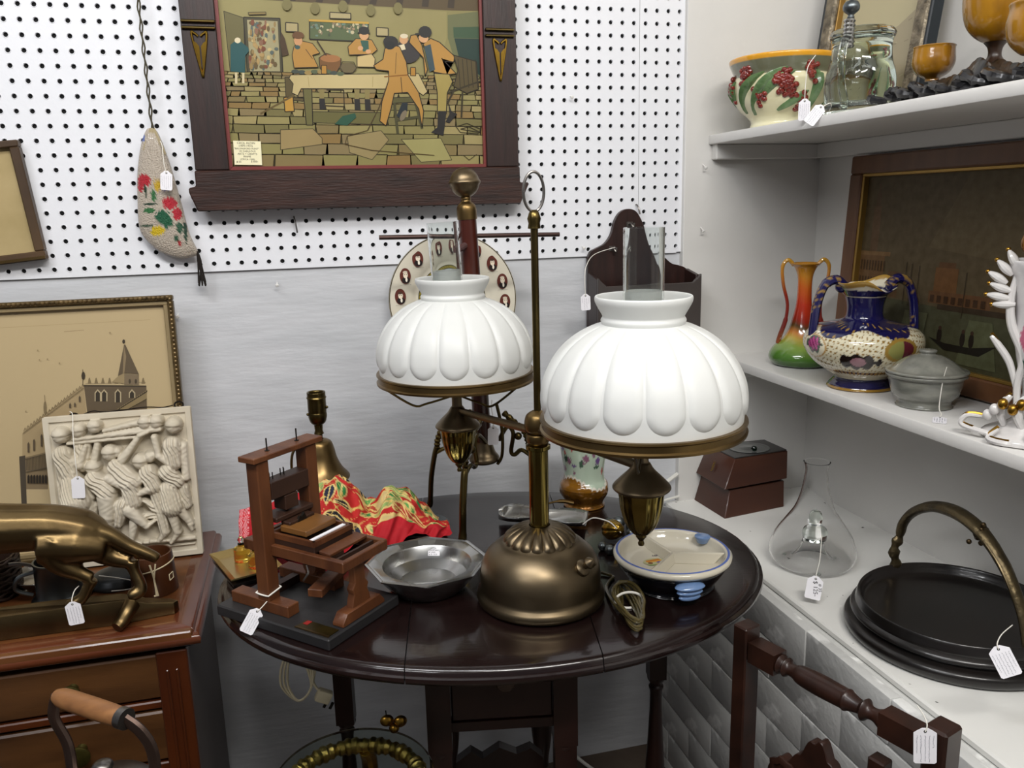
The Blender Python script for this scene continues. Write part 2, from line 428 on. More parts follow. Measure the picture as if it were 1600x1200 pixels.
for P in ([(rx0, rz0), (rx1, rz0), (rx1-.005, rz0+.006), (rx0+.005, rz0+.006)], [(rx0, rz1), (rx0+.005, rz1-.006), (rx1-.005, rz1-.006), (rx1, rz1)],
          [(rx0, rz0), (rx0+.006, rz0+.006), (rx0+.006, rz1-.006), (rx0, rz1)], [(rx1, rz0), (rx1, rz1), (rx1-.005, rz1-.006), (rx1-.005, rz0+.006)]):
    m.prism(P, -.018, -.006, 'xz')
m.put('red_slip', mat('red_slip', '#6e2a26', .45), bf)
# the print, drawn in the coordinates of the photograph crop
H = homog([(300, 722), (1405, 707), (1385, 0), (232, 0)], [(.409+dx, .0795), (.885+dx, .0795), (.885+dx, .381), (.407+dx, .381)])
for zz_ in (.03, .46): MB().box((0, .010, zz_), (.3, .018, .02)).put('spacer', OAK, bf)
pc = Pic(H, step=.000012, box=(.408+dx, .885+dx, .0795, .3935))
pc.P('#8f8a5e', [(200, -40), (1450, -40), (1450, 760), (200, 760)])
pc.P('#9a9468', [(228, 20), (1240, 45), (1240, 160), (1180, 350), (300, 340), (240, 330)])
pc.P('#5b4d33', [(225, -40), (1400, -40), (1390, 38), (1260, 40), (230, 18)])
for i in range(9): pc.P('#3c3122', [(330+i*115, -40), (360+i*115, -40), (330+i*118, 22+i), (300+i*118, 20+i)])
pc.P('#6d7354', [(1245, 60), (1400, 40), (1405, 400), (1300, 330), (1245, 160)])
pc.P('#3f5a45', [(1270, 112), (1400, 106), (1400, 158), (1272, 158)]); pc.P('#263f3c', [(1275, 160), (1400, 160), (1400, 320), (1300, 260)])
pc.PO('#6f6b49', [(262, 75), (345, 100), (352, 330), (290, 350)]); pc.PO('#4c4a38', [(345, 98), (500, 98), (512, 330), (360, 335)], 5)
pc.P('#a8a488', [(360, 108), (490, 110), (500, 320), (372, 322)])
rr = random.Random(3)
for i in range(90): pc.E(rr.choice(['#7d4b38', '#b49a6c', '#5b6a6e', '#c9b88a', '#6a5a3c', '#99845a', '#8e6a58']), rr.uniform(368, 488), rr.uniform(118, 312), rr.uniform(4, 10), rr.uniform(6, 16), 7)
pc.PO('#5a6a4c', [(628, 105), (885, 108), (885, 186), (628, 182)], 5)
for i in range(60): pc.E(rr.choice(['#c8c0a6', '#8b7f6c', '#6e8a84', '#a7907a', '#4e5a48']), rr.uniform(636, 878), rr.uniform(112, 145+rr.random()*34), rr.uniform(4, 9), rr.uniform(4, 9), 7)
pc.P('#c9a54a', [(625, 98), (888, 102), (888, 111), (625, 107)])
for x, y, w_, h in ((525, 115, 52, 38), (922, 124, 52, 36), (716, 66, 92, 26)): pc.PO('#b3a985', [(x, y), (x+w_, y+2), (x+w_, y+h), (x, y+h)], 4)
pc.PO('#8b7b4c', [(365, 78), (440, 74), (440, 84), (368, 88)])
pc.P('#4c3a25', [(505, 155), (520, 180), (538, 250), (510, 258), (500, 200)])
# floor of flagstones
yy = 326; r_i = 0
while yy < 735:
    hgt = 12+(yy-320)*.115; x = 215-rr.uniform(0, 50)
    while x < 1430:
        wd = hgt*rr.uniform(1.3, 3.6)*1.15; sh = (x-800)*.00
        q = [(x+rr.uniform(-3, 3), yy+rr.uniform(-2, 2)), (x+wd, yy+rr.uniform(-2, 2)), (x+wd+rr.uniform(-8, 8), yy+hgt+rr.uniform(-2, 2)), (x+rr.uniform(-8, 8), yy+hgt)]
        if x < 240: pc.k += 2
        pc.hold = True; pc.PO(rr.choice(['#8f8a5d', '#9b9468', '#877a56', '#8c7f60', '#a3996f', '#7b7650', '#90794f']), q, 2.5+(yy-320)*.004, '#3d3728'); pc.hold = False
        x += wd
    yy += hgt
pc.P('#a08f68', [(500, 566), (640, 560), (680, 600), (680, 626), (500, 650)]); pc.O('#4a4330', [(500, 566), (640, 560), (680, 600), (680, 626), (500, 650)], 3)
pc.PO('#a3a070', [(1030, 602), (1210, 596), (1260, 690), (1120, 700)], 3, '#4a4330'); pc.PO('#9c8f6a', [(790, 590), (940, 565), (975, 605), (900, 690), (800, 660)], 3, '#4a4330')
# figures and furniture
pc.P('#2b5a63', [(290, 215), (320, 190), (365, 225), (368, 240), (352, 258), (350, 330), (290, 325)]); pc.E('#e8e0cc', 320, 196, 13, 12); pc.P('#d9cfb4', [(308, 330), (318, 330), (318, 376), (308, 376)]); pc.P('#d9cfb4', [(338, 330), (348, 330), (348, 374), (338, 374)])
YC = '#b98f4c'; DK = '#2b2a2c'
pc.PO('#5d5336', [(520, 345), (560, 345), (560, 430), (600, 432), (600, 445), (525, 440)], 3)
pc.PO('#6c6a44', [(598, 392), (636, 392), (640, 545), (612, 545)], 4); pc.PO('#6c6a44', [(640, 488), (940, 488), (960, 540), (640, 535)], 3)
pc.PO('#c39a4a', [(515, 430), (555, 428), (560, 488), (520, 490)], 4); pc.L('#6b5c3a', [(415, 500), (560, 420)], 8)
for x in (668, 822, 868): pc.P('#8d8358', [(x, 388), (x+24, 388), (x+20, 440), (x+2, 440)]); pc.P(DK, [(x, 432), (x+24, 432), (x+28, 478), (x+2, 480)])
pc.L('#3c3423', [(700, 395), (775, 395), (778, 465), (690, 462)], 5)
pc.PO(YC, [(560, 215), (590, 190), (640, 200), (672, 240), (640, 250), (665, 300), (560, 305), (552, 250)], 3); pc.E('#d3a27c', 578, 190, 18, 22); pc.E('#6b4a2c', 578, 168, 26, 16); pc.E('#3c5c64', 575, 218, 12, 9); pc.L('#5b4125', [(610, 225), (640, 265)], 3)
pc.PO('#7a5632', [(668, 260), (700, 240), (765, 262), (762, 290), (745, 320), (690, 325), (672, 300)], 3); pc.E('#a5744a', 718, 262, 44, 16); pc.L('#3a2a1c', [(660, 188), (700, 250)], 5)
pc.PO(YC, [(795, 210), (830, 175), (900, 178), (925, 220), (900, 240), (800, 245)], 3); pc.P('#35605a', [(850, 182), (885, 182), (888, 225), (862, 230)]); pc.E('#d9ab85', 866, 160, 21, 20); pc.E(DK, 866, 140, 24, 18); pc.E(DK, 866, 150, 29, 5); pc.E('#d9ab85', 850, 215, 12, 10); pc.E('#d9ab85', 885, 228, 12, 9)
pc.PO('#cdb98a', [(835, 250), (900, 238), (915, 258), (912, 295), (835, 295)], 3); pc.E('#6c6248', 795, 300, 38, 22); pc.O('#332a1c', [(760, 300), (770, 275), (820, 275), (832, 300), (815, 322), (775, 322)], 3)
pc.E('#3c3a40', 1060, 225, 60, 50); pc.E('#d6a983', 1043, 172, 20, 21); pc.E('#e6dfcf', 1045, 158, 18, 10); pc.P('#e8e0cc', [(1020, 200), (1045, 192), (1052, 215), (1024, 222)])
pc.PO('#c7b98f', [(545, 335), (1110, 318), (1150, 395), (1130, 412), (1090, 385), (590, 392), (575, 422), (550, 410), (556, 372), (538, 350)], 3)
pc.L('#a59768', [(620, 340), (625, 385)], 2); pc.L('#a59768', [(905, 335), (903, 380)], 2)
for i in range(8): pc.E(rr.choice(['#59654f', '#7b7458', '#a08a58', '#46504e']), 565+i*28, 322+rr.uniform(-6, 4), 17, 9); 
for x in (690, 1085): pc.PO('#b5883e', [(x-11, 292), (x+11, 292), (x+12, 328), (x-12, 328)], 3)
pc.PO('#5b5a3a', [(982, 425), (1100, 418), (1110, 440), (990, 448)], 3)
for a, b in (((1000, 445), (1015, 580)), ((1095, 440), (1125, 555)), ((1040, 445), (1035, 520)), ((1005, 520), (1110, 505))): pc.L('#4b4a33', [a, b], 12)
pc.PO(YC, [(958, 215), (985, 195), (1025, 205), (1055, 270), (1062, 325), (1110, 400), (1132, 480), (1125, 550), (1110, 470), (1060, 400), (1000, 405), (985, 470), (962, 545), (935, 525), (945, 440), (975, 350), (975, 310), (920, 305), (908, 288), (950, 260)], 4)
pc.L('#8a5c20', [(955, 335), (1060, 325)], 5); pc.L('#3b2a14', [(1030, 335), (1035, 400)], 3); pc.L('#3b2a14', [(1010, 230), (1005, 320)], 2)
pc.E(DK, 985, 185, 34, 26); pc.E('#232527', 980, 200, 24, 18); pc.P('#27303a', [(1035, 445), (1060, 445), (1058, 480), (1030, 520), (1010, 500)]); pc.E('#82796c', 1040, 500, 12, 26, 10, .5)
pc.PO(YC, [(1130, 190), (1165, 165), (1205, 180), (1275, 240), (1270, 265), (1225, 262), (1215, 250), (1282, 315), (1240, 320), (1180, 310), (1165, 250)], 4); pc.PO(YC, [(1075, 155), (1100, 150), (1125, 195), (1150, 300), (1140, 330), (1132, 250), (1068, 185)], 4)
pc.P('#3d5260', [(1135, 200), (1165, 190), (1185, 300), (1160, 310)]); pc.E('#dcae88', 1133, 165, 22, 20); pc.E(DK, 1140, 138, 30, 26); pc.L(DK, [(1095, 150), (1170, 140)], 9)
pc.PO('#a89a5e', [(1180, 315), (1250, 318), (1265, 350), (1240, 400), (1235, 490), (1195, 490), (1195, 400)], 4); pc.P(DK, [(1198, 478), (1236, 478), (1228, 545), (1222, 585), (1165, 572), (1195, 548)]); pc.P(DK, [(1245, 440), (1260, 480), (1286, 490), (1250, 530), (1232, 525), (1250, 490)])
pc.PO('#574d33', [(1270, 235), (1375, 260), (1385, 380), (1330, 400), (1270, 370), (1290, 300)], 4)
for i in range(5): pc.L('#2f2a1d', [(1290+i*20, 250), (1300+i*20, 375)], 3)
for a, b in (((1275, 380), (1240, 445)), ((1310, 395), (1305, 505)), ((1240, 400), (1395, 345))): pc.L('#3a3423', [a, b], 8)
pc.P('#2e5a4c', [(735, 540), (770, 505), (825, 492), (830, 510), (790, 545)]); pc.O('#3a3423', [(1280, 545), (1330, 530), (1395, 555), (1380, 575), (1300, 570)], 3); pc.O('#3a3423', [(1300, 555), (1340, 545), (1395, 570)], 3)
pc.L('#4a3a22', [(975, 350), (930, 470), (880, 565)], 4); pc.L('#5a4a2c', [(880, 565), (790, 590), (780, 625), (900, 650), (1180, 670)], 3)
pc.L('#453a26', [(1315, 670), (1340, 690), (1375, 665)], 2.5)
for i in range(5): pc.E('#7f7a50', 530+i*122, 40+12*(i % 2), 20, 26, 10)
pc.put('print', PRINTM, bf, loc=(0, -.008, 0), smooth=False, weld=False)
# handwritten card tucked in the print's corner
cd = thing('price_card', 'cream handwritten card tucked in the lower left corner of the hunt print', 'card', (.436, -.0325, 1.4155), (0, radians(1.5), 0))
MB().prism([(-.0245, 0), (.0245, 0), (.0245, .043), (-.0245, .043)], -.0006, 0, 'xz').put('paper', mat('card_paper', '#e9e2bd', .8), cd)
for i, (t, s, x) in enumerate((('CECIL ALDIN', .0055, -.018), ('(1870-1935)', .005, -.015), ('"BALLINGFORD HUNT"', .0042, -.0235), ('W/ FABULOUS', .0045, -.015), ('ARTS + CRAFTS', .005, -.018), ('FRAME', .0045, -.008), ('(CIRCA 1900)', .0045, -.014), ('# 35', .0048, -.021), ('$ 600-', .0048, .005))):
    obj('lettering', textmesh(t, s), INKB, cd, (x, -.0008, .0375-min(i, 7)*.0048+(0 if i < 8 else .001)), (pi/2, 0, 0))

# small frame on the left of the pegboard
sf = thing('picture_frame', 'small narrow brown frame with a wide tan mount at the left edge of the pegboard', 'picture', (-.083, -.003, 1.24), (0, radians(-5.5), 0))
frame_rails(sf, -.155, .155, 0, .21, .016, .016, .016, .012, -.02, 0, FRAMEBR)
MB().box((0, -.0225, .0045), (.31, .004, .005)).put('gilt_edge', BRASS, sf)
MB().box((0, -.006, .105), (.28, .003, .19)).put('mount', mat('tan_mount', '#a39063', .8, var='#b09c70', scale=20), sf)
MB().box((0, -.009, .1), (.155, .001, .08)).put('picture', mat('green_picture', '#3c5a43', .6, var='#7a8560', scale=60), sf)

# beaded purse hanging on its braided cord
pu = thing('beaded_purse', 'white beaded drawstring purse with red, blue and yellow flowers hanging on the pegboard', 'purse', (.275, -.022, 1.25))
out = [(-.004, .232), (.008, .225), (.022, .175), (.034, .11), (.044, .045), (.056, .008), (.045, .0), (.02, -.002), (-.012, .012), (-.035, .038), (-.042, .06), (-.04, .1), (-.035, .15), (-.024, .2), (-.012, .228)]
O = [(p.x, p.y) for p in spline([(a, b, 0) for a, b in out], 5, True)]
def inside_scale(cx, cz, k, y): return [(cx+(a-cx)*k, y, cz+(b-cz)*k) for a, b in O]
m = MB(); n = len(O); vs = []; lv = [(1.0, 0), (.96, -.006), (.86, -.011), (.68, -.015), (.45, -.0175), (.2, -.019)]
for sgn in (1, -1):
    vs = []; fs = []
    for k, y in lv: vs += inside_scale(.005, .09, k, y if sgn == 1 else -y*.5)
    vs.append((.005, -.0195 if sgn == 1 else .0095, .09))
    for i in range(len(lv)-1):
        for j in range(n): j2 = (j+1) % n; fs.append((i*n+j, i*n+j2, (i+1)*n+j2, (i+1)*n+j))
    for j in range(n): fs.append(((len(lv)-1)*n+j, (len(lv)-1)*n+(j+1) % n, len(lv)*n))
    m.add(vs, fs)
me = m.mesh('bag', angle=70)
bm = bmesh.new(); bm.from_mesh(me); bmesh.ops.subdivide_edges(bm, edges=bm.edges, cuts=3, use_grid_fill=True); bm.to_mesh(me); bm.free(); me.shade_smooth()
HP = homog([(130, 260), (345, 130), (555, 880), (110, 640)], [(-.036, .155), (.012, .195), (.055, .008), (-.042, .062)])
fl = [('#b01f2c', 195, 330, 55, 45), ('#b01f2c', 160, 370, 25, 35), ('#c9a52a', 300, 375, 28, 40), ('#28409a', 365, 375, 38, 42), ('#b3202f', 380, 510, 52, 45), ('#b3202f', 430, 590, 32, 45), ('#1e5a3c', 320, 600, 55, 45), ('#1e5a3c', 350, 650, 45, 35),
      ('#2f6a3a', 262, 440, 20, 45), ('#2f6a3a', 215, 545, 45, 20), ('#1c3a28', 200, 400, 9, 50), ('#1c3a28', 230, 500, 60, 8), ('#d2b41c', 270, 700, 55, 38), ('#26523a', 440, 690, 26, 40), ('#26523a', 408, 760, 18, 24), ('#a8262c', 432, 805, 14, 14), ('#2a4a34', 190, 655, 60, 9), ('#3b5aa8', 205, 25, 22, 30), ('#1d3f2c', 480, 730, 12, 80)]
fl2 = []
for c, x, y, a, b in fl:
    u = HP((x, y)); v = HP((x+a, y)); w_ = HP((x, y+b)); fl2.append((c, u, math.hypot(v[0]-u[0], v[1]-u[1]), math.hypot(w_[0]-u[0], w_[1]-u[1])))
def pcol(co):
    for c, u, a, b in reversed(fl2):
        d = ((co.x-u[0])/a)**2+((co.z-u[1])/b)**2
        if d < 1+.3*sin(co.x*900+co.z*700): return c
    return mixc('#cabfb0', '#a89a8a', .5+.5*sin(co.x*2100)*sin(co.z*1900))
paint(obj('bag', me, PURSE, pu), pcol)
m = MB()
for k in (-1, 1): m.tube([(.0+k*.0012+.0014*sin(i*1.1+k), -.004+.0012*cos(i*1.1+k), .226+i*.0062) for i in range(48)], .0015, 6)
m.put('drawstring', mat('braided_cord', '#453f2f', .8), pu)
m = MB()
for i in range(7): m.tube(spline([(-.003+i*.001, -.004, .232), (-.016+i*.005, -.009, .2+.003*(i % 2)), (-.018+i*.006, -.008, .186)], 4), .0017, 5)
m.put('gathered_neck', mat('beige_lining', '#a69878', .8), pu)
m = MB()
for i in range(12): m.tube(spline([(.055, -.003, .01), (.057+.003*sin(i), -.003+.002*cos(i), -.015), (.058+.007*sin(i*2.1), -.003+.004*cos(i*1.7), -.052+.004*sin(i*3))], 4), .0015, 4)
m.put('tassel', TASS, pu)

# wall plate with portraits
pl = thing('portrait_plate', 'large cream china plate ringed with brown oval portraits leaning behind the left lamp shade', 'plate', (.8135, -.016, 1.145), (radians(-3), 0, 0))
R0 = .1315
PX = Matrix.Rotation(pi/2, 4, 'X')
m = MB(); m.M = PX; m.lathe([(0, .0), (.07, .0), (.078, .004), (.09, .012), (.129, .018), (R0, .0195), (R0, .0215), (.127, .021), (.09, .0155), (.08, .008), (.072, .004), (0, .004)], 96); m.put('plate_body', CREAM, pl)
m = MB(); m.M = PX; m.lathe([(R0-.0002, .0192), (R0+.0005, .0202), (R0-.0008, .0219), (R0-.0022, .0214), (R0-.0012, .0206)], 96, close=False); m.put('gilt_rim', BRASSD, pl)
pc = Pic(step=.00002)
for i in range(16):
    pc = Pic(step=.00002); a = 2*pi*(i+.5)/16+.1; x = .1085*cos(a); z = .1085*sin(a)
    pc.E('#5d2a20', x, z, .0112, .0158, 24); pc.E('#1f1615', x+.001, z-.0082, .0085, .0065, 14); pc.E('#e4d8c2', x+.0005, z+.0018, .0046, .0064, 14); pc.E('#ece4d2', x+.0020, z-.0075, .0022, .0045, 8); pc.E('#4a3226' if i % 3 else '#c9bca8', x, z+.0075, .0048, .0028, 10); pc.E('#3a2a22', x-.0012, z+.003, .0012, .0008, 6); pc.E('#3a2a22', x+.0025, z+.003, .0012, .0008, 6)
    for k in range(9): pc.L('#35302c', [(x-.010+k*.0024, z-.0180+.0004*(k % 3)), (x-.0085+k*.0024, z-.0170-.0004*(k % 2))], .0005)
    pc.put('portrait', COLGL, pl, loc=(0, -.0200, 0), smooth=False, weld=False)
pc = Pic(step=.00002)
n = 64
pc.E('#2c2a22', 0, 0, .070, .070, 64); pc.E('#93842e', 0, 0, .0685, .0685, 64); pc.E('#2f2a20', 0, 0, .0635, .0635, 64); pc.E('#ccd4dc', 0, 0, .062, .062, 64)
for i in range(64): a = 2*pi*i/64; pc.L('#3b3418', [(.0637*cos(a), .0637*sin(a)), (.0682*cos(a+.05), .0682*sin(a+.05))], .0008)
for i in range(18):
    a = rr.uniform(0, 2*pi); q = rr.uniform(.02, .055); pc.P(rr.choice(['#3a4c3c', '#20242c', '#6d7f8c']), [(q*cos(a)+rr.uniform(-.01, .01), q*sin(a)+rr.uniform(-.01, .01)) for _ in range(4)])
pc.put('centre_print', COLGL, pl, loc=(0, -.0045, 0), smooth=False, weld=False)

# wall pocket with scalloped back
wp = thing('wall_pocket', 'dark brown wooden wall pocket with a scalloped back hanging behind the right lamp shade', 'wall pocket', (1.23, -.004, .98))
s_ = [(-.119, 0), (-.119, .237), (-.112, .25), (-.098, .257), (-.08, .266), (-.066, .285), (-.058, .312), (-.046, .330), (-.028, .337), (-.01, .332), (.004, .312), (.014, .288), (.03, .258), (.055, .235), (.075, .218), (.092, .213), (.106, .208), (.114, .2), (.116, .18), (.116, 0)]
P_ = [(p.x, p.y) for p in spline([(a, b, 0) for a, b in s_[1:-1]], 4)]
MB().prism([s_[0]]+P_+[s_[-1]], -.012, 0, 'xz').put('back_board', OAKV, wp, bevel=.001)
MB().prism([(-.119, 0), (-.119, .198), (-.10, .180), (.097, .180), (.116, .198), (.116, 0)], -.075, -.066, 'xz').put('front_board', mat('pocket_front', '#3a3330', .4, var='#4a4441', scale=5), wp, bevel=.001)
for x in (-.119, .107): MB().prism([(-.066, 0), (-.066, .195), (-.012, .205), (-.012, 0)], x, x+.009, 'yz').put('side_board', OAKV, wp, bevel=.001)
MB().box((-.0015, -.04, .005), (.215, .05, .008)).put('bottom_board', OAKV, wp)

# nails, screws and hooks
def nail(x, z, label, y=0, L=.012, ang=.3):
    t = thing('nail', label, 'nail', (x, y, z), group=None)
    m = MB(); m.M = Matrix.Rotation(pi/2+ang, 4, 'X'); m.lathe([(.0011, -.003), (.0011, L), (.0035, L), (.0035, L+.001), (.002, L+.002), (0, L+.002)], 10); m.put('shank', SHELFP, t)
nail(.469, 1.192, 'painted screw head in the plywood below the long peg hook'); nail(1.104, 1.241, 'painted screw at the lower pegboard edge beside the wall pocket')
nail(1.377, 1.407, 'upper bent nail in the white end panel just under the upper shelf cleat', -.012, .016, .5); nail(1.375, 1.273, 'lower bent nail in the white end panel, well below the upper shelf', -.012, .016, .5)
nail(.28, 1.139, 'dark nail in the plywood right of the sepia frame corner', .002, .008); nail(1.08, 1.547, 'painted nail head in the pegboard right of the oak frame')
def hook(x, z, label, L=.03):
    t = thing('peg_hook', label, 'hook', (x, 0, z)); MB().tube(spline([(0, .003, 0), (0, -.006, 0), (.002, -.012, -L*.4), (.004, -.014, -L)], 5), .0016, 6).put('wire', STEEL, t)
hook(.511, 1.318, 'grey peg hook in the pegboard below the oak frame'); hook(1.2265, 1.325, 'short wire hook holding up the dark wall pocket', .02)
for i, (x, z) in enumerate(((1.205, 1.285), (1.165, 1.235))):
    t = thing('hook_screw', ['small grey hook at the top of the wall pocket', 'small grey hook left of centre on the wall pocket'][i], 'hook', (x, -.016, z))
    MB().tube(spline([(0, 0, 0), (0, -.01, 0), (.004, -.014, -.006), (.007, -.011, .002)], 5), .0022, 6).box((0, -.001, 0), (.014, .002, .010)).put('hook_wire', STEEL, t)

# ------------------------------------------------------------------ gate-leg table
TB = thing('gateleg_table', 'oval dark mahogany gate-leg table with turned legs and a frame drawer', 'table', (.791, -.431, 0), (0, 0, radians(-10.8)))
TZ = .750; A_, B_ = .447, .347
def ell(k, x, z): return (A_*k, z)
def top_piece(xa, xb, name):
    """a leaf of the oval top between local x=xa and xb with a moulded edge"""
    m = MB(); N_ = 40
    lay = [(-.034, TZ-.022), (-.018, TZ-.0235), (-.003, TZ-.021), (0, TZ-.016), (-.001, TZ-.0115), (-.006, TZ-.010), (-.0075, TZ-.004), (-.012, TZ-.001), (-.016, TZ), (-.05, TZ)]
    full = []
    xs = [xa+(xb-xa)*(.5-.5*cos(pi*i/N_)) for i in range(N_+1)]
    ring = []
    for off, z in lay:
        a, b = A_+off, B_+off
        up_ = [(max(-a, min(a, x)), b*sqrt(max(0, 1-(max(-a, min(a, x))/a)**2)), z) for x in xs]
        ring.append(up_+[(x, -y, z) for x, y, z in reversed(up_)])
    n = len(ring[0]); vs = [p for r in ring for p in r]; fs = []
    for i in range(len(ring)-1):
        for k in range(n): k2 = (k+1) % n; fs.append((i*n+k, (i+1)*n+k, (i+1)*n+k2, i*n+k2))
    for base in (0, (len(ring)-1)*n):
        for k in range(N_): q = (base+k, base+k+1, base+n-2-k, base+n-1-k); fs.append(q if base else q[::-1])
    m.add(vs, fs); return m.put(name, MAHOG, TB, angle=50)
top_piece(-A_, -.1305, 'leaf'); top_piece(-.129, .129, 'top_board'); top_piece(.1305, A_, 'leaf')
LEG = prof([(.012, 0), (.016, .01), (.018, .05), (.013, .065), (.017, .075), (.012, .09), (.019, .16), (.021, .22), (.016, .30), (.012, .38), (.011, .42), (.014, .435), (.011, .44), (.016, .45), (.017, .455)], 3)
for x, y, z0 in ((-.272, .05, .43), (.302, .085, .46)):
    m = MB(); m.lathe([(r, z*(z0/.455)) for r, z in LEG], 20, (x, y, 0)); m.box((x, y, (z0+.725)/2), (.032, .032, .725-z0)); m.box((x, y, .03), (.036, .036, .04)); m.put('gate_leg', MAHOG2, TB)
    MB().box((x*.66, y, .69), (abs(x)*.6, .02, .04)).put('gate_rail', MAHOG2, TB)
    MB().box((x*.66, y, .11), (abs(x)*.6, .02, .03)).put('gate_rail', MAHOG2, TB)
for x in (-.094, .094):
    for y in (-.19, .19):
        m = MB(); m.box((x, y, .63), (.036, .036, .19)); m.lathe([(r*1.05, z*.86+.14) for r, z in LEG if z > .08], 20, (x, y, 0)); m.box((x, y, .08), (.036, .036, .16)); m.box((x, y, .44), (.033, .033, .26)); m.put('frame_leg', MAHOG2, TB)
for y in (-.19, .19): MB().prism([(-.076, .565), (.076, .565), (.076, .58), (-.076, .58)], y-.009, y+.009, 'xz').put('apron', MAHOG2, TB)
MB().box((0, .19, .65), (.152, .018, .14)).put('apron', MAHOG2, TB)
for x in (-.094, .094): MB().box((x, 0, .645), (.018, .345, .15)).put('apron', MAHOG2, TB)
d = MB().box((0, -.193, .65), (.15, .016, .132)).put('drawer', MAHOG2, TB, bevel=.002)
m = MB(); m.M = Matrix.Translation((.005, -.201, .655)) @ Matrix.Rotation(pi/2, 4, 'X'); m.lathe([(.006, 0), (.006, .008), (.014, .012), (.016, .018), (.012, .024), (0, .026)], 20); m.put('knob', mat('worn_knob', '#3a2c20', .4, var='#544436', scale=40), d)
sh = [(-.076, .38), (-.05, .40), (-.03, .385), (0, .405), (.03, .39), (.055, .40), (.076, .38), (.076, .30), (-.076, .30)]
MB().prism([(a, b) for a, b in sh], -.02, 0, 'xz').put('stretcher', MAHOG2, TB)

# ------------------------------------------------------------------ double student lamp
LM = thing('student_lamp', 'brass double student lamp with two fluted white shades and a domed base', 'lamp', (.827, -.590, TZ))
m = MB()
m.lathe([(0, 0), (.088, 0), (.0945, .004), (.0965, .010), (.0945, .017), (.0905, .020), (.0895, .026), (.0905, .04), (.088, .058), (.080, .074), (.066, .087), (.058, .092), (.055, .093), (.05, .098)], 96, close=False)
m.put('base', BRASSM, LM, angle=60)
m = MB(); m.lathe(prof([(.056, .091), (.052, .099), (.043, .107), (.031, .114), (.022, .1165), (.0165, .1175)], 6), 216, rf=lambda a, t, z: 1+.13*sin(pi*min(1, t*1.05))*abs(sin(a*9))**.7-.05, close=False); m.put('fluted_cap', BRASSM, LM, angle=60)
m = MB(); m.lathe([(.0145, .114), (.0145, .233), (.018, .235), (.018, .24), (.0145, .242)], 40); m.put('column', BRASSG, LM, angle=60)
m = MB(); m.lathe(prof([(.012, .24), (.0165, .246), (.0165, .256), (.013, .258), (.0175, .262), (.0195, .272), (.017, .284), (.010, .290), (.005, .292)], 4), 40); m.put('hub', BRASS, LM, angle=60)
m = MB(); m.lathe([(.0052, .288), (.0052, .548), (.009, .549), (.008, .556), (.0095, .562), (.007, .570), (.004, .574)], 20); m.put('rod', BRASSD, LM, angle=60)
MB().tube([(0+.0145*cos(a), .0, .598+.0265*sin(a)) for a in [2*pi*i/40 for i in range(40)]], .0021, 8, True).put('carrying_ring', STEEL, LM)
m = MB(); m.M = Matrix.Translation((.043, -.070, .073)) @ Matrix.Rotation(radians(48), 4, Vector((.85, .5, 0))); m.lathe([(.012, -.008), (.012, .002), (.010, .004), (.0045, .006), (.0045, .013), (.008, .014), (.0085, .018), (.006, .022), (.003, .026), (0, .027)], 24); m.box((.004, 0, .016), (.012, .004, .006)); m.put('fill_cap', BRASSM, LM)
def shade_profile():
    return prof([(.1245, 0), (.1255, .006), (.1262, .02), (.1262, .038), (.1225, .057), (.1125, .078), (.098, .096), (.080, .110), (.062, .119), (.0505, .1225)], 8)
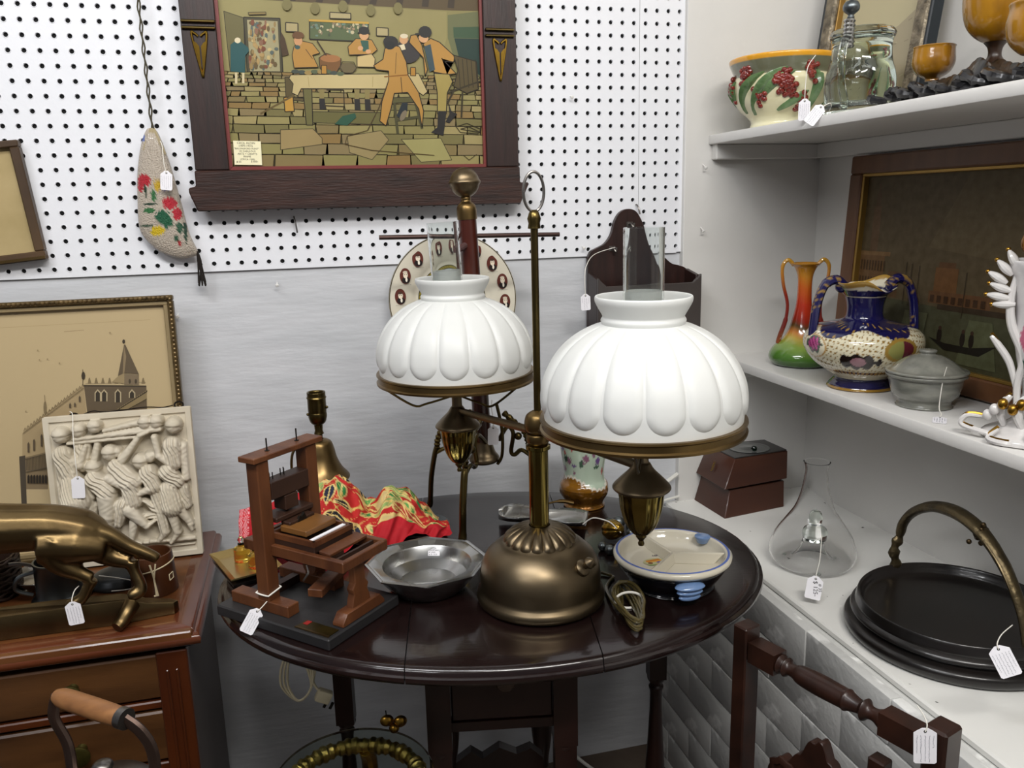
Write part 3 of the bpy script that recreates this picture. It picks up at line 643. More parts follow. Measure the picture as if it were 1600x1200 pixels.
for sx, sy, nm, tilt in ((-.082, .190, 'left', -.06), (.082, -.185, 'right', 0)):
    # arms
    L = math.hypot(sx, sy); ux, uy = sx/L, sy/L
    px_, py_ = -uy*.007, ux*.007
    for q in ((1, .262, .0042) if nm == 'left' else (-1, .266, .0042), ):
        MB().tube([(ux*.014+q[0]*px_, uy*.014+q[0]*py_, q[1]), (sx-ux*.006, sy-uy*.006, .254 if nm == 'left' else .255)], .0052, 10, flat=1.2).put('arm', BRASSM, LM)
    z0 = .254 if nm == 'left' else .2655
    zb = 0.0
    m = MB(); c = (sx, sy, 0)
    # oil-font shaped burner body, ribbed glassy brass below a cap
    zt = .2655
    m.lathe(prof([(.0085, zt+.016), (.0085, zt-.002), (.011, zt-.006), (.016, zt-.014), (.026, zt-.024), (.0355, zt-.034), (.037, zt-.038), (.034, zt-.041)], 4), 40, c, close=False); m.put('burner_cap', BRASSM, LM, angle=50)
    m = MB(); m.lathe(prof([(.030, zt-.040), (.0275, zt-.05), (.0255, zt-.065), (.020, zt-.085), (.012, zt-.098), (.006, zt-.101)], 5), 96, c, rf=lambda a, t, z: 1+.06*abs(sin(a*6))*sin(pi*min(1, t+.12))); m.put('ribbed_font', BRASSG, LM, angle=60)
    m = MB(); m.lathe([(.0065, zt-.1), (.007, zt-.104), (.004, zt-.108), (.003, zt-.11), (.0042, zt-.113), (.0035, zt-.116), (0, zt-.117)], 16, c); m.put('drop_finial', BRASSD, LM)
    m = MB(); m.lathe(prof([(.009, zt+.012), (.0135, zt+.016), (.010, zt+.021), (.017, zt+.026), (.020, zt+.04), (.019, zt+.055), (.014, zt+.06)], 4), 32, c); m.put('socket', BRASSD, LM, angle=50)
    zr = .305
    m = MB(); R1 = .1262
    m.lathe([(R1-.004, zr), (R1+.001, zr), (R1+.0015, zr+.003), (R1-.001, zr+.005), (R1-.001, zr+.012), (R1+.0015, zr+.014), (R1+.001, zr+.0165), (R1-.004, zr+.0165), (R1-.004, zr)], 96, c, close=False); m.put('shade_ring', BRASS, LM, angle=40)
    m = MB()
    for k in range(3):
        a = 2*pi*k/3+(3.3 if nm == 'left' else .05)
        m.tube(spline([(sx+.006*cos(a), sy+.006*sin(a), zt+.014), (sx+.05*cos(a), sy+.05*sin(a), zt+.006), (sx+.075*cos(a), sy+.075*sin(a), zt+.006), (sx+.1235*cos(a), sy+.1235*sin(a), zr+.002)], 5), .0019, 6)
    m.put('spider', BRASSD, LM)
    # key
    m = MB(); kx = -1 if nm == 'left' else -.75; ky = -.25
    K0 = Vector((sx+kx*.018, sy+ky*.018, zt+.042)); K1 = Vector((sx+kx*.034, sy+ky*.034, zt+.045)); m.tube([K0, K1], .0016, 6)
    cc = K1+Vector((kx*.007, ky*.007, 0)); m.tube([cc+Vector((.006*cos(a)*(1+.25*cos(3*a)), 0, .009*sin(a)*(1+.2*cos(4*a)))) for a in [2*pi*i/24 for i in range(24)]], .0019, 6, True); m.put('key_switch', BRASSD, LM)
    # shade
    Ms = Matrix.Translation((sx, sy, zr+.010)) @ Matrix.Rotation(tilt*.0, 4, 'Y')
    m = MB(); m.M = Ms
    def rf(a, t, z):
        k = a*16/(2*pi)+.5; u = abs(k-round(k))*2; RL = .0245    # u = 0 in the middle of a lobe, 1 at a crease
        d = (1-u)*RL
        if z < .012+RL: d = min(d, RL-math.hypot(u*RL, .012+RL-z))
        d = max(0, d)/.015
        e = 1-(1-min(1, d))**2.6
        g = 1 if t < .9 else (1-t)/.1
        return 1+(-.040+.040*e)*g
    pr = shade_profile(); m.lathe(pr, 400, rf=rf, close=False)
    neck = prof([(.0505, .1225), (.0515, .127), (.0495, .131), (.0505, .134), (.0545, .141), (.0585, .149), (.0590, .154), (.0575, .156), (.0555, .154), (.0525, .145), (.048, .134), (.047, .122)], 4)
    m.lathe(neck, 96, close=False)
    inn = [(r-.0035, z-.001) for r, z in pr]; m.lathe(inn[::-1], 96, close=False); m.lathe([(.121, -.001), (.1245, 0)], 96, close=False)
    m.put('shade', MILK, LM, angle=80)
    # chimney
    m = MB(); h1 = .226 if nm == 'right' else .232
    m.M = Matrix.Translation((sx, sy, zt+.06)) @ Matrix.Rotation(-.0 if nm == 'right' else -.055, 4, 'Y')
    m.lathe([(.0225, 0), (.0245, .02), (.0245, h1), (.0232, h1), (.0232, .02), (.0212, 0)], 48, close=False); m.put('chimney', GLASS, LM, angle=40)
    m = MB(); m.M = Matrix.Translation((sx, sy, zt+.06)) @ Matrix.Rotation(-.0 if nm == 'right' else -.055, 4, 'Y')
    m.lathe([(.0222, .02), (.0222, h1-.075), (.0215, h1-.075), (.0215, .02)], 48, close=False); m.put('frosted_sleeve', MILK, LM, angle=40)
# lamp flex, bundled and tied
cb = thing('lamp_flex', 'brown twin flex bundled with a white twist tie beside the lamp base', 'cord', (.937, -.665, TZ), (0, 0, radians(-24)))
m = MB(); rq = random.Random(2)
for k in range(5):
    w_ = .007+.003*k; zz = .004+.0042*k; P = []
    for i in range(14):
        a = 2*pi*i/14; P.append((w_*cos(a)+.004*sin(2*a)*(k-2)*.4+rq.uniform(-.0015, .0015), .074*sin(a)*(1-.05*k)-.004*k, zz+.004*abs(sin(a+k))))
    m.tube(spline(P, 5, True), .0026, 8, True)
m.tube(spline([(-.002, -.05, .006), (-.018, 0, .008), (-.022, .06, .003), (-.012, .09, .003), (-.004, .105, .003), (-.018, .118, .004), (-.03, .120, .006)], 6), .0026, 8)
m.M = Matrix.Rotation(radians(-12), 4, 'Z'); 
m.v = [tuple(Matrix.Rotation(radians(12), 4, 'Z') @ Vector(v)) for v in m.v]; m.M = Matrix(); m.put('flex', CORD, cb)
MB().tube([(.0015+.0195*cos(a), .004+.004*cos(a), .0135+.0125*sin(a)) for a in [2*pi*i/24 for i in range(24)]], .0018, 6, True).put('twist_tie', STRING, cb)

# ------------------------------------------------------------------ tripod with wooden post and brass ball
PO = thing('tripod_stand', 'wooden post with a brass ball finial, cross rod and three scrolled brass legs', 'stand', (.838, -.215, TZ))
M0 = Matrix.Translation((-.010, 0, .11)) @ Matrix.Rotation(radians(-2.2), 4, 'Y')
m = MB(); m.M = M0; m.lathe([(.0165, .02), (.0165, .455)], 32); m.put('post', REDW, PO)
m = MB(); m.M = M0; m.lathe(prof([(.024, -.008), (.0285, -.004), (.0285, .002), (.022, .012), (.0175, .03), (.0172, .035)], 4), 32); m.put('lower_collar', BRASSM, PO, angle=50)
m = MB(); m.M = M0; m.lathe([(.018, .155), (.025, .17), (.026, .19), (.018, .2)], 32, close=False); m.put('middle_collar', BRASSM, PO, angle=50)
m = MB(); m.M = M0; m.lathe(prof([(.0178, .448), (.0178, .466), (.015, .474), (.009, .480), (.009, .486), (.006, .488)], 4), 32); m.put('upper_collar', BRASS, PO, angle=50)
m = MB(); m.M = M0; m.lathe(prof([(.0, .485)]+[(.0265*sin(a), .5125-.0265*cos(a)) for a in [pi*i/14 for i in range(1, 7)]]+[(.0285, .511), (.0285, .514)]+[(.0265*sin(a), .5125-.0265*cos(a)) for a in [pi*i/14 for i in range(8, 14)]]+[(0, .539)], 2), 40); m.put('ball_finial', BRASSM, PO, angle=50)
m = MB(); m.tube([(-.184, .02, .530), (.152, .02, .525)], .0042, 8); m.put('cross_rod', mat('rod_bronze', '#3a2a26', .3, .7), PO)
m = MB(); m.tube([(-.032, -.005, .513), (-.054, -.040, .507)], [.0062, .0058], 10); m.put('side_peg', mat('peg_wood', '#4f3634', .5), PO)
for (fx, fy) in ((-.115, .045), (-.086, -.144), (.084, -.048)):
    L = math.hypot(fx, fy); ux, uy = fx/L, fy/L
    def Q(d, z): return (ux*d, uy*d, z)
    m = MB(); m.tube(spline([Q(L, 0.010), Q(L*.97, .016), Q(L*.93, .07), Q(L*.86, .115), Q(L*.82, .13)], 6), [.0075]*7+[.0065]*18, 10, flat=.8)
    m.put('leg', BRASSD, PO)
    m = MB(); P = spline([Q(L*.82, .128), Q(L*.80, .145), Q(L*.72, .165), Q(L*.55, .18), Q(.03, .20)], 8)
    m.tube(P, [.0058+.0012*sin(i*2.1) for i in range(len(P))], 10); m.put('twisted_brace', BRASSD, PO)
    m = MB(); m.tube(spline([Q(L*.84, .118), Q(L*.66, .128), Q(L*.52, .118), Q(L*.45, .125), Q(L*.50, .16), Q(L*.38, .172), Q(.02, .145)], 6), .0042, 8); m.sphere(Q(L*.6, .155), .0075, 12, 8); m.put('scroll', BRASSD, PO)
MB().tube(spline([(.012, -.02, .22), (.020, -.026, .17), (.020, -.022, .12), (.012, -.016, .10)], 6), .0032, 8).put('hanging_strap', BRASSD, PO)

# grey pewter disc under the cloth
t = thing('pewter_tray', 'flat grey round metal tray lying under the red cloth', 'tray', (.690, -.252, TZ))
m = MB(); m.lathe([(0, 0), (.04, 0), (.05, .003), (.059, .004), (.059, .006), (.05, .0055), (.038, .003), (0, .003)], 64); m.put('disc', PEWD, t)

# bell-shaped lamp socket
bl = thing('bell_lamp', 'brass bell-shaped lamp holder with a socket on top, standing behind the printing press', 'lamp', (.526, -.115, TZ))
m = MB(); m.lathe(prof([(.036, .0), (.037, .006), (.012, .012), (.009, .03), (.009, .07)], 4), 32); m.put('foot', BRASSD, bl)
m = MB(); m.lathe(prof([(.053, .070), (.052, .075), (.040, .090), (.031, .11), (.027, .128), (.022, .143), (.012, .149), (.008, .1495)], 5)+prof([(.007, .147), (.019, .141), (.023, .128), (.029, .11), (.038, .090), (.050, .073)], 4), 48, close=False); m.put('bell', BRASS, bl, angle=60)
m = MB(); m.lathe([(.0065, .149), (.0065, .158), (.0095, .160), (.0075, .166), (.0085, .18)], 24); m.put('neck', BRASSD, bl)
m = MB(); m.lathe(prof([(.009, .178), (.0145, .183), (.0175, .193), (.0175, .20), (.0165, .203), (.0175, .205), (.0175, .228), (.019, .231), (.0175, .234), (.0175, .241), (.0165, .242), (.014, .24), (.014, .23)], 3), 32, close=False); m.sphere((-.018, -.004, .2), .003, 8, 6); m.sphere((.018, -.006, .212), .003, 8, 6); m.put('socket', BRASSD, bl, angle=50)
MB().tube(spline([(-.008, 0, .148), (-.03, 0, .145), (-.052, 0, .125), (-.055, 0, .08), (-.04, 0, .04), (-.008, 0, .03)], 6), .0045, 8, flat=.6).put('bracket_arm', BRASS, bl)
# ------------------------------------------------------------------ printing press model
K2 = .70711
PR = thing('printing_press_model', 'brown wooden model of an old hand printing press on a black board', 'model press', (.511, -.657, TZ), (0, 0, radians(45)))
MB().box((.076, .11, .0085), (.152, .22, .017)).put('base_board', BLACKP, PR, bevel=.002)
m = MB(); m.box((.0, .0, 0), (.022, .060, .0012)); obj('brass_plate', m.mesh('brass_plate'), mat('tarnished_plate', '#3b3116', .3, .8, var='#57471f', scale=40), PR, (.016, .036, .0178))
MB().box((.0062, .036, .0179), (.003, .062, .0014)).put('plate_edge', BRASS, PR); 
MB().box((.021, .058, .0186), (.010, .008, .0006)).put('red_dot', mat('red_paint', '#8c1d18', .5), PR)
for x in (.03, .125): MB().box((x, .150, .0255), (.022, .115, .017)).put('foot', PRESSW, PR, bevel=.001)
MB().box((.078, .17, .024), (.08, .013, .013)).put('cross_foot', PRESSD, PR)
for x in (.03, .125): MB().box((x, .14, .137), (.022, .023, .208)).put('post', PRESSW, PR, bevel=.0015)
MB().box((.078, .14, .2455), (.135, .032, .008)).put('top_beam', PRESSW, PR, bevel=.001)
MB().box((.078, .14, .193), (.074, .024, .026)).put('head_beam', PRESSD, PR, bevel=.001)
MB().box((.078, .14, .150), (.074, .034, .007)).put('lower_beam', PRESSD, PR, bevel=.001)
MB().box((.078, .14, .168), (.026, .024, .022)).put('screw_box', PRESSD, PR, bevel=.001)
MB().lathe([(.0025, .12), (.0025, .19)], 10, (.078, .14, 0)).put('spindle', IRON, PR)
for x in (.05, .108): MB().lathe([(.0011, .245), (.0011, .268)], 8, (x, .14, 0)).lathe([(.0035, .2495), (.0035, .2505)], 8, (x, .14, 0)).put('rod_end', IRON, PR)
m = MB()
for x in (.05, .053, .056, .075, .078, .081): m.lathe([(.0008, .205), (.0009, .216)], 6, (x, .14+.004*((x*1000) % 2), 0))
m.put('pins', IRON, PR)['kind'] = 'stuff'
for x in (.036, .122): MB().box((x, .09, .108), (.009, .19, .016)).put('rail', PRESSW, PR, bevel=.001)
MB().box((.079, -.001, .108), (.095, .009, .014)).put('rail_end', PRESSW, PR, bevel=.001)
MB().box((.079, .181, .108), (.095, .009, .014)).put('rail_end', PRESSW, PR, bevel=.001)
MB().box((.079, .035, .118), (.078, .020, .004), rx=.1).put('slat', PRESSW, PR, bevel=.0005)
MB().box((.079, .015, .110), (.078, .004, .008)).put('slat', PRESSD, PR)
MB().box((.079, .095, .120), (.08, .085, .010)).put('carriage_bed', PRESSD, PR, bevel=.001)
m = MB()
for y in (.054, .136): m.box((.079, y, .128), (.08, .005, .008))
for x in (.041, .117): m.box((x, .095, .128), (.005, .085, .008))
m.put('coffin_frame', PRESSW, PR)
MB().box((.079, .064, .1295), (.07, .006, .003)).put('white_strip', PAPER, PR)
MB().box((.079, .10, .136), (.062, .05, .009)).put('platen', mat('platen_wood', '#5d3c1c', .4, var='#7a5228', scale=12), PR, bevel=.001)
MB().box((.079, .12, .142), (.05, .018, .006)).put('platen_block', PRESSD, PR, bevel=.001)
MB().prism([(.068, .141), (.074, .149), (.078, .147), (.083, .152), (.087, .141)], .11, .114, 'xz').put('iron_claw', IRON, PR)
sp = [(.058, .027), (.100, .027), (.096, .045), (.093, .052), (.096, .060), (.090, .068), (.090, .100), (.068, .100), (.068, .068), (.062, .060), (.065, .052), (.062, .045)]
MB().prism(sp, .008, .020, 'xz').put('front_support', PRESSW, PR, bevel=.001)
MB().prism([(.034, .017), (.124, .017), (.124, .022), (.114, .034), (.044, .034), (.034, .022)], .004, .024, 'xz').put('support_foot', PRESSW, PR, bevel=.001)
m = MB(); m.lathe([(.012, -.03), (.012, .03)], 20, axis=Matrix.Rotation(pi/2, 4, 'Y')); m.v = [(x+.079, y+.075, z+.088) for x, y, z in m.v]; m.put('roller', PRESSW, PR)
MB().tube(spline([(.03, .06, .1), (.022, .05, .095), (.018, .055, .085), (.024, .062, .08)], 5), .0015, 6).put('crank', STEEL, PR)
MB().box((.079, .07, .055), (.085, .022, .012), rz=.3).put('brace', PRESSW, PR, bevel=.001)
MB().tube([(.03+.0172*cos(a)*1.0 if abs(cos(a)) < .7 else .03+.0125*(1 if cos(a) > 0 else -1), .14+.0125*(max(-1, min(1, sin(a)*1.45))), .046+.003*cos(a)) for a in [2*pi*i/24 for i in range(24)]], .0012, 6, True).put('tied_string', STRING, PR)

# ------------------------------------------------------------------ price tags
TAGM = {}
def price_tag(label, loc, rot, string=None, rows=5, s=1.0, txt=None, w_=.020, h_=.034):
    t = thing('price_tag', label, 'tag', loc, rot, 'paper price tags on strings')
    w2, h2 = w_/2*s, h_/2*s
    o_ = [(-w2, -h2+.002), (-w2+.002, -h2), (w2-.002, -h2), (w2, -h2+.002), (w2, h2-.006*s), (w2-.004*s, h2-.003*s), (.003*s, h2), (-.003*s, h2), (-w2+.004*s, h2-.003*s), (-w2, h2-.006*s)]
    MB().prism(o_, -.0003, .0003, 'xz').put('card', PAPER, t)
    MB().tube([(.0012*s*cos(a), -.0004, h2-.004*s+.0012*s*sin(a)) for a in [2*pi*i/10 for i in range(10)]], .0005, 4, True).put('eyelet', INKB, t)
    if txt:
        for tx, x, z, sz_, r in txt: obj('lettering', textmesh(tx, sz_), INKB, t, (x, -.0006, z), (pi/2, r, 0))
    else:
        m = MB(); q = random.Random(len(label)*7)
        for i in range(rows):
            x = -w2+(i+.8)*(2*w2)/(rows+.6); z = h2-.009*s
            end = -h2+.003 if i not in (0, rows-1) else q.uniform(-h2*.6, 0)
            while z > end:
                L = q.uniform(.0008, .0022); dx_ = q.uniform(-.0008, .0008)
                m.tube([(x+dx_, -.0006, z), (x-dx_*.6+q.uniform(-.0006, .0006), -.0006, z-L)], .00016, 3); z -= L+q.uniform(.0002, .0009)
        m.put('handwriting', INK, t)['kind'] = 'stuff'
    if string: MB().tube(spline([(0, -.0006, h2-.004*s)]+list(string), 5), .0007, 6).put('string', STRING, t)
    return t
price_tag('price tag with blue writing hanging against the beaded purse', (.293, -.0555, 1.389), (0, radians(6), 0), [(-.004, -.001, .03), (-.008, .006, .06), (-.012, .012, .068)])
price_tag('price tag hanging in front of the dark wall pocket', (1.079, -.09, 1.132), (0, radians(-2), radians(-5)), [(.0, 0, .04), (.006, .010, .07), (.035, .05, .092), (.086, .066, .103)], rows=4)
price_tag('blank-backed price tag hanging in front of the plaster relief', (.111, -.178, .868), (0, radians(4), 0), [(-.002, .0, .05), (-.008, .02, .09), (-.014, .05, .118), (-.02, .058, .122)], rows=0, h_=.04, w_=.021)
price_tag('price tag hanging from the hind paw over the panther base', (.143, -.415, .743), (radians(2), radians(-4), 0), [(.0, .004, .022), (.003, .014, .03), (.006, .028, .03)], h_=.038, w_=.022)
price_tag('white price tag tied to the printing press post, over the table edge', (.4085, -.563, .764), (radians(-14), radians(33), radians(-4)), [(.003, .0, .022), (.008, .012, .034), (.012, .02, .044)], s=1.0, h_=.037)
price_tag('plain price tag hanging from the tripod stand behind the lamp', (.836, -.262, .916), (0, radians(2), radians(-8)), [(0, 0, .03), (-.003, .004, .05), (-.002, .01, .065)], rows=0, h_=.036)
price_tag('price tag hanging over the shelf edge from the berry bowl', (1.382, -.372, 1.481), (0, 0, radians(-50)), [(0, .0, .04), (.002, .002, .07), (.006, .03, .092)], h_=.036)
price_tag('price tag leaning out beside the glass stein, tilted right', (1.380, -.408, 1.469), (radians(-12), radians(35), radians(-50)), [(.0, .01, .02), (.004, .02, .03), (.006, .06, .02)], h_=.036)
price_tag('price tag lying flat at the shelf edge by the grey covered jar', (1.462, -.655, .9868), (radians(-88), 0, radians(-42)), [(.002, -.004, .022), (-.002, -.012, .034), (.0, -.05, .05), (.004, -.075, .046)], h_=.036)
price_tag('price tag marked $125 leaning on the clear glass flytrap', (1.332, -.546, .672), (radians(-25), radians(8), radians(-35)), [(.0, .004, .028), (.002, .02, .05), (.0, .052, .095)], s=1.25, h_=.032, w_=.021, txt=(('# 35', .006, .008, .0075, radians(80)), ('$ 125-', -.003, .011, .010, radians(80))))
price_tag('price tag hanging over the front of the dark handled tray', (1.325, -.946, .76), (radians(-18), radians(-28), radians(-30)), [(.002, 0, .022), (.012, .02, .026), (.03, .06, .024)], s=1.05, rows=6, h_=.037, w_=.024)
price_tag('price tag tied to the corner of the carved chair back', (1.14, -1.028, .735), (0, radians(-4), radians(-25)), [(.002, 0, .026), (.0, .005, .034), (-.006, .01, .044)], rows=5, h_=.044, w_=.024)

# ------------------------------------------------------------------ perfume bottles on their tray
tr = thing('perfume_tray', 'gilt rectangular tray with a raised edge, behind the printing press', 'tray', (.390, -.352, TZ+.001), (0, 0, radians(-70)))
MB().box((0, 0, .004), (.115, .075, .006), taper=1.05).put('black_base', FELT, tr)
m = MB()
o1 = [(-.062, -.042), (.062, -.042), (.062, .042), (-.062, .042)]; o2 = [(-.05, -.031), (.05, -.031), (.05, .031), (-.05, .031)]
m.add([(x, y, .018) for x, y in o1]+[(x, y, .010) for x, y in o2]+[(x, y, .0155) for x, y in o1]+[(x, y, .0075) for x, y in o2],
      [(0, 1, 5, 4), (1, 2, 6, 5), (2, 3, 7, 6), (3, 0, 4, 7), (4, 5, 6, 7), (8, 12, 13, 9), (9, 13, 14, 10), (10, 14, 15, 11), (11, 15, 12, 8), (12, 15, 14, 13), (0, 8, 9, 1), (1, 9, 10, 2), (2, 10, 11, 3), (3, 11, 8, 0)])
m.put('gilt_dish', mat('pale_gilt', '#b79f68', .25, .8), tr, smooth=False)
PERF = mat('amber_perfume', '#f0d060', .03, trans=.95, ior=1.36)
for i, (x, y, lb) in enumerate(((.384, -.335, 'small amber perfume bottle at the back of the gilt tray'), (.408, -.368, 'small amber perfume bottle at the front of the gilt tray, beside the press post'))):
    b = thing('perfume_bottle', lb, 'bottle', (x, y, TZ+.0115), group='perfume bottles on the gilt tray')
    m = MB(); m.lathe([(.012, 0), (.0135, .002), (.0135, .022), (.008, .026), (.0055, .027), (.0055, .029)], 24); m.put('bottle', PERF, b)
    MB().lathe([(.0058, .029), (.0058, .031), (.003, .032), (.006, .037), (.003, .042), (0, .043)], 16).put('stopper', GLASS2, b)

# ------------------------------------------------------------------ red printed cloth
cl = thing('printed_cloth', 'crumpled red cloth printed with green leaves and lace at one end, on the table', 'cloth', (.558, -.24, TZ+.001))
def vnoise(x, y, s_): return sin(x*37*s_+y*21*s_+1.3)*sin(y*43*s_-x*17*s_+.4)+.5*sin(x*91*s_-y*67*s_+2)*sin(y*83*s_+x*53*s_)
NU, NV = 120, 90; cx_ = []; fs_ = []
HT = [(0, .055), (.12, .07), (.25, .078), (.38, .104), (.46, .112), (.55, .088), (.62, .066), (.7, .078), (.8, .066), (.9, .045), (1, .008)]
def hgt(u):
    for (a, b), (c_, d_) in zip(HT, HT[1:]):
        if u <= c_: t = (u-a)/(c_-a); t = t*t*(3-2*t); return b+(d_-b)*t
for i in range(NU+1):
    u = i/NU; h = hgt(u)
    for j in range(NV+1):
        v = j/NV
        x = -.182+.365*u; yb, yf = .085-.055*u, -.045-.04*min(1, u*4)-.03*sin(pi*min(1, u*1.05))*u
        s_ = sin(pi*v); top = min(1, s_**.85)
        y = yb+(yf-yb)*v*1.0
        y += .014*vnoise(u*.5, v*.3+u, 1)*.5
        if v > .55: y -= .010*sin(pi*(v-.55)/.45)*(1+sin(u*30)*.4)
        z = h*top*(1.0 if v < .5 else 1-.25*(v-.5)) + .006*vnoise(u, v*.6, .8)*s_ + .010*sin(u*22+v*6)*s_*(.4+u)
        if u > .6: z += .012*math.exp(-((u-.72)/.05)**2-((v-.45)/.15)**2)
        if v > .8 and u > .35: z = max(z, .012+.01*sin(u*25))
        cx_.append((x, y, max(.001, z)))
for i in range(NU):
    for j in range(NV): a = i*(NV+1)+j; fs_.append((a, a+1, a+NV+2, a+NV+1))
m = MB(); m.add(cx_, fs_)
me = m.mesh('cloth_sheet', angle=180, weld=False)
lf = []; q_ = random.Random(11)
for k in range(70):
    a = q_.uniform(0, pi); lf.append((q_.uniform(.36, 1), q_.uniform(.1, .9), q_.uniform(.014, .030), q_.uniform(.007, .013), a, q_.choice(['#2f7a3c', '#2f7a3c', '#5b9a4c', '#1c1c22', '#1f2438', '#a8402c', '#c8b27a', '#8fa860'])))
me.uv_layers.new(name='uv')
colr = me.color_attributes.new('Col', 'FLOAT_COLOR', 'POINT'); buf = np.ones((len(me.vertices), 4), np.float32)
# finer colour: subdivide first
bm = bmesh.new(); bm.from_mesh(me); lay = bm.verts.layers.float_vector.new('uvp')
bm.verts.ensure_lookup_table()
for i, v in enumerate(bm.verts): v[lay] = ((i//(NV+1))/NU, (i % (NV+1))/NV, 0)
bmesh.ops.subdivide_edges(bm, edges=bm.edges, cuts=1, use_grid_fill=True)
me2 = bpy.data.meshes.new('cloth_sheet'); bm.verts.ensure_lookup_table(); UV = [tuple(v[lay]) for v in bm.verts]; bm.to_mesh(me2); bm.free(); me2.shade_smooth()
if 'Col' in me2.color_attributes: me2.color_attributes.remove(me2.color_attributes['Col'])
me = me2; colr = me.color_attributes.new('Col', 'FLOAT_COLOR', 'POINT'); buf = np.ones((len(me.vertices), 4), np.float32)
U = np.array(UV); uu, vv = U[:, 0], U[:, 1]
buf[:, :3] = lin('#b01420')
pr_ = (uu > .34+.03*np.sin(vv*9)) & (vv < .90-.10*(uu > .62))
buf[pr_, :3] = lin('#b3201c')
for (a, b, ra, rb, an, c) in lf:
    dx_ = (uu-a)*.365; dy_ = (vv-b)*.30; X = dx_*cos(an)+dy_*sin(an); Y = -dx_*sin(an)+dy_*cos(an)
    e = np.sqrt((X/ra)**2+(Y/(rb*(1-.5*np.clip(X/ra, -1, 1))))**2)
    buf[(e < 1.0) & pr_, :3] = lin('#d9bd78'); buf[(e < .80) & pr_, :3] = lin(c); buf[(e < .80) & (np.abs(Y) < .0012) & pr_, :3] = lin('#d9bd78')
vine = (np.abs(np.sin(uu*38+3*np.sin(vv*17)) * np.cos(vv*23+2*np.sin(uu*21))) < .045) & pr_
buf[vine, :3] = lin('#d2b060')
lace = (uu < .05); buf[lace, :3] = lin('#c22a34'); buf[lace & ((np.sin(vv*160)*np.sin(uu*900)) > .1), :3] = lin('#e0a0a4')
colr.data.foreach_set('color', buf.ravel()); obj('cloth_sheet', me, CLOTH, cl)

# ------------------------------------------------------------------ pewter dish, child's dish, scoop, vase, rattle
od = thing('octagonal_dish', 'octagonal polished pewter dish with a paper price sticker, in front of the red cloth', 'dish', (.669, -.505, TZ))
def octr(k=.035):
    return lambda a, t, z: 1/cos(((a-radians(14)+pi/8) % (pi/4))-pi/8)*.97 if z > .0428 else (1-.6*max(0, z-.01)/.02*0)
m = MB(); m.lathe([(0, 0), (.05, 0), (.055, .003), (.072, .022), (.080, .033), (.0905, .0432), (.0915, .0455), (.0885, .0465), (.0862, .0449), (.0835, .0454), (.069, .0410), (.067, .0385), (.061, .022), (.045, .012), (0, .010)], 160, rf=octr(), close=False); m.put('dish_body', PEWT, od, angle=28)
stk = obj('price_sticker', MB().box((0, 0, 0), (.019, .0145, .0003)).mesh('price_sticker'), PAPER, od, (.0205, .0610, .0325), (radians(62), 0, radians(-18)))
for i, t in enumerate(('PEWTER', 'ARMETALE', '8" DISH', '# 35  $ 25')): obj('lettering', textmesh(t, .0032), INKB, stk, (-.0082, .0040-i*.0034, .0004))

cd2 = thing('child_dish', 'cream divided baby dish in a dark metal warming base with pale blue handles', 'dish', (1.037, -.6, TZ), (0, 0, radians(0)))
m = MB(); m.lathe(prof([(.062, 0), (.066, .002), (.064, .006), (.074, .02), (.0825, .034), (.084, .041), (.08, .042)], 4), 64, close=False); m.put('warming_base', NAVY, cd2)
m = MB(); m.lathe([(.080, .041), (.0875, .042), (.0905, .046), (.0905, .050), (.087, .053), (.083, .0535), (.0800, .050), (.0775, .043), (.070, .037), (.055, .0345), (0, .034)], 80, close=False); m.put('bowl', CREAM, cd2, angle=60)
m = MB(); m.lathe([(.0835, .0537), (.0855, .0541), (.0870, .0534)], 80, close=False); m.put('blue_line', mat('blue_line', '#5a6fb4', .2), cd2)
for a in (100, 222, 338):
    a = radians(a); m = MB(); L = .0785
    P0 = Vector((cos(a), sin(a), 0)); N0 = Vector((-sin(a), cos(a), 0))
    m.hexa([(N0*.008), P0*L*.8+N0*.008, P0*L*.8-N0*.008, -N0*.008, N0*.002+Vector((0, 0, .0165)), P0*L*1.02+N0*.002+Vector((0, 0, .0175)), P0*L*1.02-N0*.002+Vector((0, 0, .0175)), -N0*.002+Vector((0, 0, .0165))])
    m.v = [(x, y, z+.0335) for x, y, z in m.v]; m.put('divider', CREAM, cd2, bevel=.0015)
for a in (262,):
    a = radians(a); m = MB()
    for k in range(3): m.sphere((.0, 0, 0), 1, 20, 8, (.0235-.003*k, .013-.003*k, .006)) ; m.v[-len(m.v)//(k+1):] = [(x, y, z+.033-.008*k) for x, y, z in m.v[-len(m.v)//(k+1):]]
    m.v = [(x+.084*cos(a), y+.084*sin(a)-.002, z) for x, y, z in m.v]; m.put('side_handle', BLUEG, cd2)
m = MB(); m.lathe(prof([(.0, .044), (.008, .044), (.010, .048), (.0125, .053), (.011, .056), (0, .057)], 3), 24, (.068, .032, 0)); m.put('filler_stopper', BLUEG, cd2)
pc = Pic(step=.00001); pc.E('#b7b48a', 0, 0, .018, .012); pc.E('#d79b45', 0, .002, .013, .004); pc.P('#c47a2e', [(-.012, .006), (.010, .008), (.012, .003), (-.012, .002)]); pc.E('#6a5f96', .008, -.004, .006, .003); pc.E('#7d5a3c', -.008, -.004, .004, .004); pc.P('#7f9a5a', [(-.015, -.009), (.015, -.011), (.012, -.013), (-.012, -.012)])
obj('house_decal', pc.mesh('house_decal', smooth=False, weld=False), COLM, cd2, (-.027, .006, .0352), (radians(-90), 0, 0))
for i, t in enumerate(('HP25',)): obj('sticker_lettering', textmesh(t, .008), INK, cd2, (-.022, .024, .0352), (0, 0, radians(-10)))

